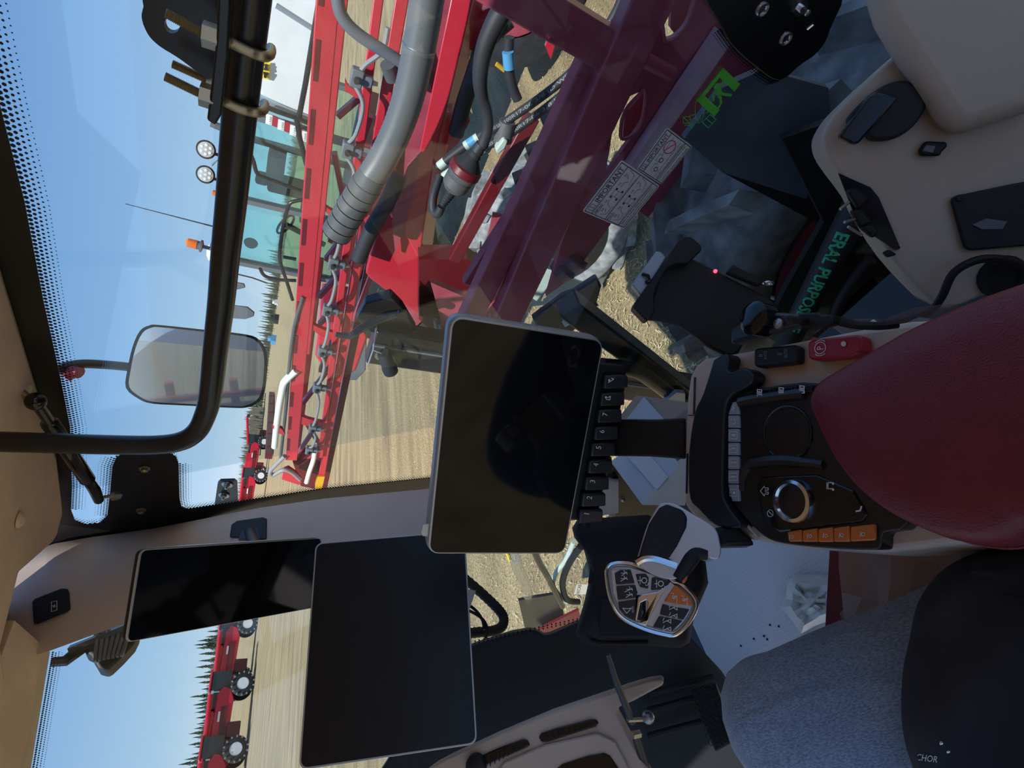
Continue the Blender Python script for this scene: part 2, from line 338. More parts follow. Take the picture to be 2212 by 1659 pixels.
def keyhole(outer, *holes):
    out = list(outer)
    for h in holes:
        best = min(((i, j) for i in range(len(out)) for j in range(len(h))), key=lambda ij: (out[ij[0]][0]-h[ij[1]][0])**2+(out[ij[0]][1]-h[ij[1]][1])**2)
        i, j = best; out = out[:i+1]+[h[(j-k) % len(h)] for k in range(len(h)+1)]+out[i:]
    return out
def onplane(pix, pt, n): return [PP(x, y, pt, n) for x, y in pix]
# ================================================================== setting
g = MB(); NG = 40
ob('ground', MB().add([(-900, -900, 0), (900, -900, 0), (900, 900, 0), (-900, 900, 0)], [(0, 1, 2, 3)]), 'field', label='straw covered harvested field stretching to the tree line', cat='field', kind='structure')
mb = MB()
for i in range(26000):
    a = random.uniform(R_(8), R_(80)); d = 3.2+22*random.random()**1.6; c = V((math.sin(a)*d, math.cos(a)*d, 0.012+random.random()*0.02))
    t = random.uniform(0, math.pi); L = random.uniform(.008, .035); wd = random.uniform(.0015, .005); e1 = V((math.cos(t), math.sin(t), random.uniform(-.3, .3)))*L; e2 = V((-math.sin(t), math.cos(t), 0))*wd
    mb.add([c-e1-e2, c+e1-e2, c+e1+e2, c-e1+e2], [(0, 1, 2, 3)])
mat('straw', (0.56, 0.44, 0.25), 0.8, var=0.35, vscale=9)
ob('straw_litter', mb, 'straw', label='loose chopped straw scattered over the field', cat='straw', kind='stuff', flat=True)
# ---- cab shell
cf = MB().prism([V(p) for p in [(-.9, -1, 1.90), (.78, -1, 1.90), (.78, 1.0, 1.90), (.62, 1.55, 1.90), (-.9, 1.75, 1.90)]], (0, 0, .05))
ob('floor', cf, 'blacksatin', label='black cab floor', cat='floor', kind='structure')
cl = MB().prism([V((x, y, 3.54)) for x, y in [(-.94, -1.1), (.82, -1.1), (.83, 1.10), (.825, 1.36), (.78, 1.55), (.70, 1.575), (.556, 1.413), (.446, 1.46), (.42, 1.54), (.35, 1.70), (-.94, 1.72)]], (0, 0, .10))
ceil = ob('ceiling', cl, 'headliner', label='tan padded headliner of the cab roof', cat='ceiling', kind='structure', bevel=.03, seg=3)
rf = MB().prism([V((x, y, 3.62)) for x, y in [(-.96, -1.15), (.86, -1.15), (.86, 1.4), (.75, 1.62), (.5, 1.8), (-.96, 1.85)]], (0, 0, .16))
ob('roof_cap', rf, 'redpaint', ceil, bevel=.04)
hd = MB().loft([[V((x, 1.50, 3.55)), PY(108, 1408, 1.74).lerp(PY(67, 1659, 1.74), t), PY(108, 1408, 1.74).lerp(PY(67, 1659, 1.74), t)+V((0, .03, .10)), V((x, 1.52, 3.63))] for x, t in ((.50, 0), (.26, 1), (-.3, 3.2), (-.9, 5.8))])
ob('header_trim', hd, 'headliner', ceil)
mb = MB().lathe(PP(38, 1123, V((.7, 1.4, 3.54)), V((0, 0, 1)))-ZV(.004), (0, 0, -1), [(-.002, .016), (.004, .013), (.008, .004)], 16); ob('trim_plug', mb, 'headliner', ceil)
# ---- front pillar
rp = [(-60, 1215), (100, 1180), (118, 1174), (200, 1160), (330, 1142), (560, 1097), (700, 1077), (935, 1055), (1310, 1032), (1336, 1030)]
lp = [(-40, 1450), (60, 1420), (110, 1405), (195, 1374), (290, 1340), (470, 1285), (640, 1235), (900, 1180), (1300, 1114), (1336, 1108)]
rx = [.79, .79, .79, .80, .81, .82, .83, .85, .91, .92]; ly = [1.67, 1.66, 1.66, 1.62, 1.58, 1.52, 1.46, 1.36, 1.20, 1.19]
rings = []
for a, b_, x, y in zip(rp, lp, rx, ly):
    A = PX(*a, x); B_ = PY(*b_, y); md = (A+B_)/2; v = (md-CAM).normalized(); q1 = A.lerp(B_, .18)-v*.018; q2 = A.lerp(B_, .55)-v*.028
    rings.append([A, q1, q2, A.lerp(B_, .85)-v*.012, B_, B_+v*.08, A+v*.08])
pl = MB().loft(rings); pilb = BVHTree.FromPolygons([tuple(p) for p in pl.v], pl.f)
pillar = ob('trim_1', pl, 'beige', label='tan front corner pillar cover', cat='trim', kind='structure', sharp=60)
def pil(px, py, lift=0.0):
    d = ray(px, py).normalized(); h = pilb.ray_cast(CAM, d)
    return h[0]-d*lift if h[0] else PD(px, py, 1.5)
# lower dark part of pillar
mb = MB().prism([PX(*p, .90) for p in [(1322, 1018), (1480, 985), (1500, 1120), (1330, 1122)]], (.06, .05, 0)); ob('trim_2', mb, 'blackplastic', label='black lower cover under the tan pillar', cat='trim', kind='structure')
mb = MB().lathe(PX(1346, 1080, .895), (-1, -.4, .2), [(0, .009), (.004, .008), (.006, .003)], 12); ob('trim_screw', mb, 'steel', label='small screw in the black lower pillar cover', cat='screw')
# ---- right window
def Gp(y, z): return V((.82+.12*(3.5-z), y, z))
GN = V((1, 0, .12)).normalized(); G0 = V((.82, 0, 3.5))
def G(px, py, lift=0.0): p = PP(px, py, G0, GN); return p-GN*lift
win = thing('window_1', 'large right side window pane with black dotted border', 'window', Gp(.5, 1.9), kind='structure')
ob('pane', MB().prism([Gp(-.75, 3.6), Gp(1.52, 3.6), Gp(1.50, 3.42), Gp(1.27, 2.74), Gp(.9, 1.55), Gp(-.75, 1.55)], GN*.005), 'glass', win)
inner = [(-60, -30), (0, 222), (54, 434), (95, 650), (128, 800), (152, 921), (156, 1050), (154, 1100), (162, 1122), (185, 1131), (215, 1128), (232, 1112), (238, 1060), (243, 1005), (252, 985), (268, 977), (365, 976), (380, 984), (386, 1000), (388, 1075), (392, 1092), (405, 1098), (560, 1075), (690, 1055), (935, 1030), (1320, 985)]
outer = [(1330, 1050), (935, 1075), (560, 1115), (330, 1160), (90, 1195), (20, 1000), (-20, 700), (-60, 450), (-120, 150)]
ob('black_border', MB().prism([G(*p, .0015) for p in inner+outer], -GN*.002), 'frit', win)
dots = MB()
pts = [G(*p, .0022) for p in inner]
for a, b_, ia, ib in zip(pts[:-1], pts[1:], inner[:-1], inner[1:]):
    ed = b_-a; L = ed.length; t = ed.normalized(); nn = t.cross(GN).normalized(); mid = (a+b_)/2
    if nn.dot(V((0, .2, -1))) < 0 and ia[0] < 200 and ia[1] < 1100: nn = -nn
    if 1100 <= ia[1] <= 1140 and ia[0] < 230: nn = V((0, -1, 0)) if True else nn
    if 215 <= ia[0] < 250 and ia[1] < 1115: nn = V((0, 0, 1))
    if 250 <= ia[0] < 384 and ia[1] < 990: nn = V((0, -1, 0))
    if 384 <= ia[0] < 400: nn = V((0, 0, -1))
    if ia[0] >= 400 and nn.y > 0: nn = -nn
    k = max(1, int(L/.0078))
    for i in range(k):
        for r_ in range(5):
            c = a+t*(L*(i+(.5 if r_ % 2 else 0))/k)+nn*(.003+.0062*r_); rad = .0032*(1-.17*r_)
            dots.poly([c+t*(rad*math.cos(q*math.pi/3))+nn*(rad*math.sin(q*math.pi/3)) for q in range(6)])
ob('border_dots', dots, 'frit', win, kind='stuff', flat=True)
for p in ((313, 1008), (305, 1098)):
    c = G(*p, .004); mb = MB().lathe(c, -GN, [(0, .013), (.003, .013), (.003, .008), (.010, .008), (.012, .004)], 6); ob('border_bolt', mb, 'brass', win)
# lower hinge corner
cor = [(1530, -40), (1556, 60), (1590, 108), (1640, 150), (1668, 168), (1692, 164), (1722, 138), (1762, 108), (1788, 60), (1800, -40)]
hp = ob('hinge_plate', MB().prism([G(*p, .002) for p in sm2(cor)], -GN*.006), 'frit', win, bevel=.002)
dots = MB()
for i in range(60):
    t = i/59*4; k = min(int(t), 3); q = [(1556, 60), (1590, 108), (1640, 150), (1668, 168), (1692, 164)]; p = V((*q[k], 0)).lerp(V((*q[k+1], 0)), t-k)
    for r_ in range(4):
        c = G(p.x-6*(r_+.6)*.8, p.y+6*(r_+.6)*.6+ (3 if i % 2 else 0)*0, .003); rad = .0022*(1-.2*r_)
        dots.poly([c+V((0, rad*math.cos(q_*math.pi/3), rad*math.sin(q_*math.pi/3))) for q_ in range(6)])
ob('hinge_dots', dots, 'frit', win, kind='stuff', flat=True)
for p in ((1640, 15), (1691, 78)): ob('washer', MB().ring(G(*p, .009), GN, .0085, .003, 20, 8).lathe(G(*p, .006), -GN, [(0, .006), (.003, .005)], 12), 'chrome', win)
ob('hinge_bolt', MB().lathe(G(1722, 12, .008), -GN, [(0, .012), (.004, .012), (.004, .006), (.022, .005), (.024, .002)], 14), 'chrome', win)
ob('hinge_bolt', MB().tube([G(1738, 58, .008), G(1748, 45, .012)], .003, 8), 'chrome', win)
# ---- small emergency exit print and stickers on the pane
q = Quad(G(1503, 215), G(1560, 144), G(1597, 180), G(1541, 250), .003)   # TL TR BR BL (upright)
ex = MB(); q.rect(ex, 0, 0, 1, .14); q.rect(ex, 0, 0, .22, 1); q.rect(ex, .78, 0, 1, 1); 
q.line(ex, [(.55, .42), (.49, .60)], .0095); q.disc(ex, .585, .27, .0052)
q.line(ex, [(.56, .40), (.68, .42), (.80, .30)], .0034); q.line(ex, [(.54, .41), (.38, .36), (.29, .54)], .0034)
q.line(ex, [(.48, .62), (.36, .86), (.22, .90)], .0046); q.line(ex, [(.52, .60), (.66, .98)], .0046)
ex_o = setp(ob('exit_sign', ex, 'green', label='green running figure emergency exit print on right window', cat='sign', flat=True))
q = Quad(G(1465, 258), G(1500, 215), G(1530, 240), G(1495, 290), .003)
hm = MB(); w_ = .0011
for L_ in ([(.05, .25), (.22, .05), (.22, .5), (.05, .25)], [(.02, .35), (.22, .62), (.4, .3), (.22, .05)], [(.22, .62), (.3, .75), (.1, .75), (.22, .62)], [(.32, .4), (.55, .6)], [(.4, .25), (.62, .45), (.5, .6)], [(.5, .6), (.45, .85), (.6, .95), (.85, .8)], [(.5, .68), (.66, .74)], [(.48, .78), (.66, .84)], [(.62, .45), (.8, .2), (1.1, .0)], [(.85, .8), (1.0, .5), (1.25, .3)], [(.85, .8), (.95, .95), (1.05, .8)]): q.line(hm, L_, w_)
ob('hammer_print', hm, 'green', label='thin green hand with hammer print beside exit sign', cat='sign', flat=True)
gh = MB(); q = Quad(G(1515, 262), G(1532, 245), G(1545, 256), G(1528, 274), .003)
q.line(gh, [(0, 0), (1, 0), (1, 1), (0, 1), (0, 0)], .0012); q.line(gh, [(.5, 0), (.5, 1)], .0012); ob('window_print', gh, 'greentext', label='tiny green double window print on right window', cat='sign', flat=True)
def sticker(tl, tr, br, bl, label):
    q = Quad(G(*tl), G(*tr), G(*br), G(*bl), .002)
    t = thing('sticker', label, 'sticker', q(.5, 1), group='warning stickers on the right window')
    ob('paper', MB().prism(q.rrect(0, 0, 1, 1, .004), q.n*.0006), 'label', t)
    return t, q.sub(.02, .02, .98, .98, .0007)
t, q = sticker((1257, 455), (1342, 344), (1424, 400), (1347, 493), 'larger grey IMPORTANT sticker with unfold and fold diagrams')
ink = MB(); f = .0014
q.line(ink, [(.01, .01), (.99, .01), (.99, .99), (.01, .99), (.01, .01)], f); q.line(ink, [(.01, .17), (.99, .17)], f); q.line(ink, [(.01, .50), (.99, .50)], f); q.line(ink, [(.01, .84), (.99, .84)], f)
q.text(ink, 'IMPORTANT', .24, .04, .93, .15); q.line(ink, [(.06, .04), (.17, .04), (.17, .14), (.06, .14), (.06, .04)], .0008); q.line(ink, [(.115, .04), (.115, .14)], .0008)
q.text(ink, 'UNFOLD', .03, .20, .24, .25); q.line(ink, [(.03, .265), (.24, .265)], .0007); q.text(ink, 'FOLD', .03, .53, .19, .58); q.line(ink, [(.03, .595), (.19, .595)], .0007)
for dt in (0, .33):
    q.text(ink, '2nd', .12, .29+dt, .18, .33+dt); q.text(ink, '1st', .29, .24+dt, .35, .28+dt); q.text(ink, '1st', .66, .24+dt, .72, .28+dt); q.text(ink, '2nd', .83, .22+dt, .89, .26+dt)
    q.line(ink, [(.06, .33+dt), (.10, .44+dt), (.28, .44+dt)], .0007); q.line(ink, [(.97, .25+dt), (.93, .40+dt), (.74, .44+dt)], .0007)
    q.line(ink, [(.36, .30+dt), (.28, .33+dt), (.25, .41+dt)], .0009); q.line(ink, [(.20, .36+dt), (.13, .40+dt)], .0009); q.line(ink, [(.66, .32+dt), (.75, .33+dt), (.79, .39+dt)], .0009); q.line(ink, [(.82, .34+dt), (.88, .28+dt)], .0009)
    for a in (.43, .60): q.rect(ink, a-.025, .26+dt, a+.01, .30+dt); q.rect(ink, a-.025, .40+dt, a+.01, .44+dt)
    q.line(ink, [(.45, .26+dt), (.57, .26+dt), (.57, .44+dt), (.45, .44+dt), (.45, .26+dt)], .0006); q.line(ink, [(.45, .35+dt), (.57, .35+dt)], .0006)
    q.text(ink, 'Unfold main boom fully before unfolding outer boom', .12, .465+dt, .92, .49+dt)
q.text(ink, 'Failure to follow FOLD and UNFOLD', .05, .865, .93, .905); q.text(ink, 'instructions may DAMAGE boom or chassis.', .05, .925, .93, .965)
ob('lettering', ink, 'ink', t, flat=True)
t, q = sticker((1375, 364), (1440, 274), (1494, 315), (1427, 397), 'smaller grey IMPORTANT sticker with red prohibition circle')
ink = MB(); q.line(ink, [(.01, .01), (.99, .01), (.99, .99), (.01, .99), (.01, .01)], f); q.line(ink, [(.01, .2), (.99, .2)], f); q.line(ink, [(.01, .76), (.99, .76)], f)
q.text(ink, 'IMPORTANT', .24, .05, .93, .17); q.line(ink, [(.06, .05), (.17, .05), (.17, .17), (.06, .17), (.06, .05)], .0008); q.line(ink, [(.115, .05), (.115, .17)], .0008)
q.circle(ink, .2, .50, .0042, .0013); q.circle(ink, .42, .46, .0042, .0013); q.line(ink, [(.1, .48), (.12, .36), (.3, .36), (.3, .44), (.52, .40), (.52, .30), (.36, .30), (.36, .38)], .0006); q.line(ink, [(.52, .38), (.62, .36), (.94, .33)], .0006)
q.text(ink, 'Fold extensions in before folding main boom.', .06, .60, .94, .65); q.text(ink, 'Do NOT drive with extensions unfolded.', .06, .68, .94, .73)
q.text(ink, 'Failure to follow instructions may', .06, .79, .94, .85); q.text(ink, 'DAMAGE center section of unit.', .06, .89, .94, .95)
ob('lettering', ink, 'ink', t, flat=True)
rr = MB(); q.circle(rr, .74, .42, .0125, .0016, n=24); q.line(rr, [(.63, .35), (.85, .50)], .0016); ob('prohibition_circle', rr, 'inkred', t, flat=True)
# ---- front windscreen and lower front
ws = thing('window_2', 'front windscreen pane left of the pillar', 'window', (0, 1.76, 2.0), kind='structure')
ob('pane', MB().prism([V((-.9, 1.76, 3.56)), V((.62, 1.68, 3.56)), V((.72, 1.50, 2.0)), V((-.9, 1.60, 2.0))], V((.05, .99, 0))*.005), 'glass', ws)
dots = MB(); A = PY(110, 1410, 1.72); B_ = PY(60, 1700, 1.72)
for i in range(60):
    for r_ in range(4):
        c = A.lerp(B_, (i+(.5 if r_ % 2 else 0))/60)-V((0, .002, .004+.006*r_)); rad = .0022*(1-.2*r_); dots.poly([c+V((rad*math.cos(k*math.pi/3), 0, rad*math.sin(k*math.pi/3))) for k in range(6)])
ob('border_dots', dots, 'frit', ws, kind='stuff', flat=True)
pn = V((-.42, -.80, .42)).normalized(); pt0 = V((.33, 1.22, 2.4))
lw = [(985, 1410), (1030, 1392), (1108, 1367), (1144, 1361), (1160, 1364), (1177, 1373), (1190, 1371), (1249, 1345), (1420, 1310), (1500, 1385), (1560, 1450), (1760, 1760), (860, 1760), (800, 1700)]
wf = ob('wall_front', MB().prism(onplane(lw, pt0, pn), -pn*.04), 'slate', label='dark lower front wall of the cab', cat='wall', kind='structure', bevel=.006)
M['slate'].node_tree.nodes['Principled BSDF'].inputs['Base Color'].default_value = (.016, .019, .023, 1)
mb = MB()
for i in range(26):
    p = V((1019, 1396, 0)).lerp(V((1249, 1346, 0)), i/25)
    for r_ in range(2): c = PP(p.x-2, p.y-4-5*r_, pt0, pn); mb.poly([c+V((.0022*math.cos(k*math.pi/3), 0, .0022*math.sin(k*math.pi/3))) for k in range(6)])
ob('border_dots', mb, 'frit', wf, kind='stuff', flat=True)
# floor mat
fm = MB().prism([PZ(*p, 1.955) for p in [(1470, 1190), (1494, 1335), (1535, 1425), (1600, 1560), (1900, 1560), (1980, 1200), (1700, 1080)]], (0, 0, .008))
ob('floor_mat', fm, 'matgrey', label='pale grey dimpled rubber mat on the cab floor', cat='mat', bevel=.003)
for i, p in enumerate([(1663, 1350), (1682, 1353), (1650, 1374), (1657, 1381), (1628, 1380), (1600, 1395)]):
    c = PZ(*p, 1.964); ob('dirt_crumb', MB().lathe(c-ZV(.001), (0, 0, 1), [(0, .003), (.002, .0025), (.003, .001)], 6), 'ink', label='tiny dark dirt crumb on the pale grey mat', cat='crumb', group='dirt crumbs on the floor mat')
# ---- beige side console at the right rear corner
sn = V((-.72, -.30, .62)).normalized(); s0 = PD(1950, 450, .80)
so_ = [(1776, 305), (1783, 275), (1806, 240), (1840, 205), (1900, 150), (2020, 60), (2260, 0), (2260, 560), (2120, 640), (2040, 668), (2010, 650), (1932, 566), (1870, 470), (1845, 420), (1790, 345)]
sp = ob('wall_right', MB().prism(onplane(sm2(so_, 3), s0, sn), -sn*.10), 'beige_light', label='moulded tan side console at the right rear corner', cat='wall panel', kind='structure', bevel=.03, seg=4)
up_ = [(1866, -60), (1900, 45), (1945, 120), (1990, 185), (2035, 255), (2062, 280), (2095, 284), (2160, 262), (2280, 225), (2280, -60)]
ob('upper_cover', MB().prism(onplane(up_, s0+sn*.045, sn), -sn*.05), 'beige_light', sp, bevel=.022, seg=4)
def SPq(px, py, l_=0.0): return PP(px, py, s0+sn*l_, sn)
ob('recess', MB().prism([SPq(*p, .001) for p in [(1810, 374), (1880, 405), (1898, 428), (1944, 536), (1935, 540), (1855, 490)]], sn*.003), 'blackgloss', sp)
for pp in ([(1822, 412), (1845, 405), (1872, 428), (1850, 455)], [(1832, 455), (1855, 450), (1880, 480), (1850, 492)], [(1850, 490), (1878, 482), (1895, 500), (1880, 515)]):
    ob('socket', MB().prism([SPq(*p, .004) for p in pp], sn*.016), 'blackplastic', sp, bevel=.004)
for a, b_ in (((1815, 452), (1834, 436)), ((1824, 480), (1846, 474)), ((1832, 490), (1862, 508))): ob('wire_end', MB().tube([SPq(*a, .03), SPq(*b_, .018)], .0022, 6), 'zinc', sp)
ob('push_button', MB().prism([SPq(*p, .001) for p in [(1903, 545), (1918, 538), (1934, 549), (1912, 556)]], sn*.012), 'blackplastic', sp, bevel=.003)
hs = MB().prism([SPq(*p, .001) for p in sm2([(1824, 268), (1850, 230), (1900, 190), (1950, 180), (1985, 205), (1990, 235), (1965, 275), (1925, 302), (1880, 306), (1860, 292)])], sn*.022)
la = thing('door_latch', 'dark latch lever on the tan side console', 'latch', SPq(1900, 250))
ob('latch_base', hs, 'slate', la, bevel=.012, seg=3)
ob('latch_lever', MB().prism([SPq(*p, .026) for p in [(1806, 298), (1868, 215), (1888, 200), (1938, 212), (1850, 312), (1838, 314)]], sn*.014), 'blackgloss', la, bevel=.004)
ck = thing('wire_clip', 'small black clip stuck on the tan side console', 'clip', SPq(2010, 325))
ob('clip_body', MB().prism([SPq(*p, .001) for p in [(1980, 328), (1994, 306), (2030, 308), (2036, 306), (2042, 316), (2028, 330), (2026, 338), (1984, 338)]], sn*.012), 'blackplastic', ck, bevel=.003)
ob('clip_slot', MB().prism([SPq(*p, .013) for p in [(1992, 326), (2000, 314), (2020, 316), (2014, 330)]], sn*.002), 'greytrim', ck)
pk = thing('speaker_cover', 'dark rectangular cover set in the tan side console', 'cover', SPq(2130, 480))
ob('cover_plate', MB().prism([SPq(*p, .002) for p in [(2050, 432), (2058, 424), (2180, 398), (2280, 380), (2280, 525), (2090, 541), (2078, 534)]], sn*.008), 'slate', pk, bevel=.006)
ob('cover_screw', MB().lathe(SPq(2073, 428, .011), sn, [(0, .005), (.002, .004)], 10), 'blackplastic', pk)
ob('cover_badge', MB().prism(onplane([(2100, 485), (2130, 472), (2175, 478), (2165, 495), (2120, 495)], s0+sn*.011, sn), sn*.001), 'greytrim', pk)
ob('grommet', MB().lathe(SPq(2165, 598, .002), sn, [(0, .030), (.006, .028), (.006, .02), (.002, .018)], 20), 'blackplastic', sp)
cb = MB().tube([SPq(2290, 585, .03), SPq(2212, 574, .03), SPq(2165, 560, .035), SPq(2110, 562, .04), SPq(2060, 590, .04), SPq(2035, 640, .035), SPq(2010, 672, .02), PD(1960, 694, .80), PD(1900, 702, .80)], .0055, 8, 5)
ob('cable', cb, 'blackplastic', label='black cable curving over the tan side console', cat='cable')
# ================================================================== console and armrest (the seat is swivelled to the right)
SA = V((math.sin(R_(35)), math.cos(R_(35)), 0)); SR = V((math.cos(R_(35)), -math.sin(R_(35)), 0)); ZU = V((0, 0, 1))
ZC = 2.60
con = thing('armrest_console', 'tan armrest console with black control panel and dark red pad', 'armrest', PZ(1750, 980, 2.44))
tp = [(1478, 985), (1483, 860), (1490, 812), (1502, 790), (1522, 774), (1600, 762), (1740, 735), (1880, 708), (1960, 695), (2060, 690)]
lf = [(2220, 1120), (2100, 1170), (1980, 1185), (1900, 1192), (1700, 1178), (1640, 1168), (1560, 1152), (1500, 1120), (1478, 1090)]
P = [PZ(*p, ZC) for p in tp]+[PZ(2060, 690, ZC)-SA*.16, PZ(2220, 1120, ZC)-SA*.10]+[PZ(*p, ZC) for p in lf]
cen = sum(P, V((0, 0, 0)))/len(P); cen.z = 0
r1 = [p.copy() for p in P]; r2 = [V((p.x, p.y, 0)).lerp(cen, -.03)+ZV(ZC-.03) for p in P]; r3 = [V((p.x, p.y, 0)).lerp(cen, -.035)+ZV(ZC-.075) for p in P]; r4 = [V((p.x, p.y, 0)).lerp(cen, .06)+ZV(ZC-.15) for p in P]
ob('body', MB().loft([r4, r3, r2, r1]), 'beige', con, bevel=.006, seg=3)
def C(px, py, up=0.0): return PZ(px, py, ZC+up)
fb = [(1537, 790), (1541, 778), (1553, 770), (1567, 764), (1574, 775), (1570, 795), (1578, 803), (1598, 796), (1610, 795), (1626, 808), (1622, 826), (1606, 838), (1580, 852), (1566, 880), (1562, 960), (1560, 1060), (1572, 1095), (1598, 1132), (1590, 1140), (1545, 1134), (1508, 1100), (1490, 1078), (1486, 1020), (1489, 960), (1500, 890), (1518, 850)]
ob('front_bracket', MB().prism([C(*p, .026) for p in sm2(fb, 3)], (0, 0, -.022)), 'blacksatin', con, bevel=.006, seg=3)
cp = [(1570, 880), (1578, 862), (1600, 846), (1660, 835), (1770, 828), (1900, 880), (1950, 1000), (1960, 1130), (1908, 1150), (1902, 1180), (1880, 1188), (1780, 1184), (1690, 1174), (1650, 1158), (1610, 1120), (1580, 1080), (1568, 1040)]
pan = ob('control_panel', MB().prism([C(*p, .018) for p in sm2(cp, 3)], (0, 0, -.022)), 'panelblack', con, bevel=.007, seg=3)
PT = .0185
def K(px, py, up=0.0): return PZ(px, py, ZC+PT+up)
ob('panel_pipe', MB().tube([C(*p, .012) for p in [(1625, 838), (1590, 850), (1572, 868), (1566, 900), (1562, 960), (1562, 1050), (1580, 1095), (1640, 1162)]], .002, 6, 4), 'beige', pan)
# recessed cup and its ring
c = K(1700, 936); ob('cup_ring', MB().ring(c, ZU, .0295, .0018, 40, 8), 'blackgloss', pan); ob('cup_floor', MB().lathe(c-ZV(.0015), ZU, [(0, .029), (.0018, .028)], 36), 'panelblack', pan)
# ridge between cup bay and knob bay
ob('ridge', MB().tube([K(*p, .0) for p in [(1602, 1060), (1612, 1010), (1650, 998), (1700, 995), (1780, 1004)]], [.003, .006, .007, .007, .005], 8, 5), 'panelblack', pan)
ob('side_ridge', MB().tube([K(*p, -.001) for p in [(1600, 870), (1640, 862), (1740, 850)]], .007, 8, 4), 'panelblack', pan)
# seven silver keys with their marks
ys = [868, 897, 926, 956, 985, 1015, 1046, 1084]; marks = ['~', 's', '4', '3', '2', '1', 'o']
for i in range(7):
    y0, y1 = ys[i]+1, ys[i+1]-1; sh = (10 if i == 0 else 0, 9 if i == 6 else 0)
    q = [(1578+sh[0], y0), (1601-(4 if i == 0 else 0), y0), (1602, y1), (1578+sh[1], y1)]
    kk = ob('silver_key', MB().prism([K(*p, -.001) for p in q], (0, 0, .0045)), 'keygrey', pan, bevel=.0012)
    cxm, cym = 1590, (y0+y1)/2; qd = Quad(K(cxm-9, cym+10), K(cxm-9, cym-10), K(cxm+9, cym-10), K(cxm+9, cym+10), .0038); g_ = MB()
    if marks[i] in '1234': qd.text(g_, marks[i], .36, .2, .64, .8); qd.line(g_, [(.12, .05), (.88, .05), (.88, .95), (.12, .95), (.12, .05)], .0005)
    elif marks[i] == 'o': qd.disc(g_, .5, .6, .0016); qd.line(g_, [(.15, .08), (.85, .08), (.85, .92), (.15, .92), (.15, .08)], .0005)
    elif marks[i] == 's': qd.line(g_, [(.2, .4), (.35, .75), (.65, .75), (.8, .5)], .0007); qd.disc(g_, .7, .25, .0008)
    else: qd.line(g_, [(.2, .6), (.4, .3), (.5, .6)], .0007); qd.line(g_, [(.5, .7), (.6, .4), (.8, .7)], .0007)
    ob('key_mark', g_, 'print', kk, flat=True)
# side keys
for i, p in enumerate([(1646, 850), (1693, 846), (1738, 842)]):
    qd = Quad(K(p[0]-8, p[1]+10), K(p[0]-8, p[1]-10), K(p[0]+8, p[1]-8), K(p[0]+8, p[1]+10), .0045)
    kk = ob('side_key', MB().prism([K(*r, .001) for r in [(p[0]-20, p[1]+7), (p[0]-16, p[1]-7), (p[0]+22, p[1]-10), (p[0]+20, p[1]+5)]], (0, 0, .003)), 'blackgloss', pan, bevel=.001)
    g_ = MB(); qd.line(g_, [(.1, .3), (.35, .3), (.35, .9), (.1, .9), (.1, .3)], .0012); qd.line(g_, [(.65, .3), (.9, .3), (.9, .9), (.65, .9), (.65, .3)], .0012); qd.line(g_, [(.5, .2), (.5, .9)], .0008); ob('key_mark', g_, 'print', kk, flat=True)
# rotary knob
c = K(1722, 1083); kn = ob('rotary_knob', MB().lathe(c, ZU, [(-.002, .0235), (.006, .0238), (.0105, .0220), (.0115, .0185), (.008, .0165)], 40, cap=False), 'chrome', pan); ob('knob_cap', MB().lathe(c, ZU, [(0, .0168), (.0085, .0166), (.0092, .014)], 32), 'panelblack', kn)
ob('knob_plate', MB().prism([K(*p, -.003) for p in [(1640, 1050), (1650, 1030), (1770, 1025), (1850, 1060), (1880, 1110), (1870, 1128), (1690, 1150), (1655, 1130)]], (0, 0, .0045)), 'blackgloss', pan, bevel=.002)
g_ = MB(); qd = Quad(K(1646, 1072), K(1646, 1050), K(1664, 1050), K(1664, 1072), .002)
qd.line(g_, [(.0, .5), (.5, .0), (1, .5), (.8, .5), (.8, .95), (.6, .95), (.6, .6), (.4, .6), (.4, .95), (.2, .95), (.2, .5), (0, .5)], .0008)
qd = Quad(K(1659, 1119), K(1659, 1099), K(1676, 1099), K(1676, 1119), .002); qd.circle(g_, .5, .5, .0038, .0008); qd.line(g_, [(.3, .8), (.7, .3)], .0008); qd.disc(g_, .3, .8, .001)
qd = Quad(K(1788, 1060), K(1788, 1040), K(1806, 1040), K(1806, 1060), .002); qd.line(g_, [(.2, .8), (.2, .1), (.85, .1), (.85, .8)], .0009); qd.line(g_, [(.2, .25), (.85, .25)], .0009); qd.disc(g_, .1, .85, .0012); qd.disc(g_, .75, .85, .0012)
qd = Quad(K(1852, 1106), K(1852, 1092), K(1866, 1092), K(1866, 1106), .002); qd.line(g_, [(.1, .1), (.2, .7), (.8, .9)], .0016); ob('panel_marks', g_, 'print', pan, kind='stuff', flat=True)
# orange keys
ox = [1693, 1738, 1772, 1806, 1842, 1897]
for i in range(5):
    a, b_ = ox[i]+1, ox[i+1]-1; y0a = 1147-(a-1693)*.075; y0b = 1147-(b_-1693)*.075; y1 = 1172-abs(i-2)*.5
    q = [(a+(12 if i == 0 else 0), y0a+2), (b_, y0b), (b_, y1-(4 if i == 4 else 1)), (a+(16 if i == 0 else 0), y1-1)]
    kk = ob('orange_key', MB().prism([K(*p, -.001) for p in q], (0, 0, .0045)), 'orange', pan, bevel=.0015)
    cxm = (a+b_)/2; cym = (y0a+y1)/2+1; qd = Quad(K(cxm-8, cym+8), K(cxm-8, cym-8), K(cxm+8, cym-8), K(cxm+8, cym+8), .0038); g_ = MB()
    qd.circle(g_, .5, .6, .0016, .0005, n=8); qd.line(g_, [(.2, .2), (.8, .3)], .0006); ob('key_mark', g_, 'print', kk, flat=True)
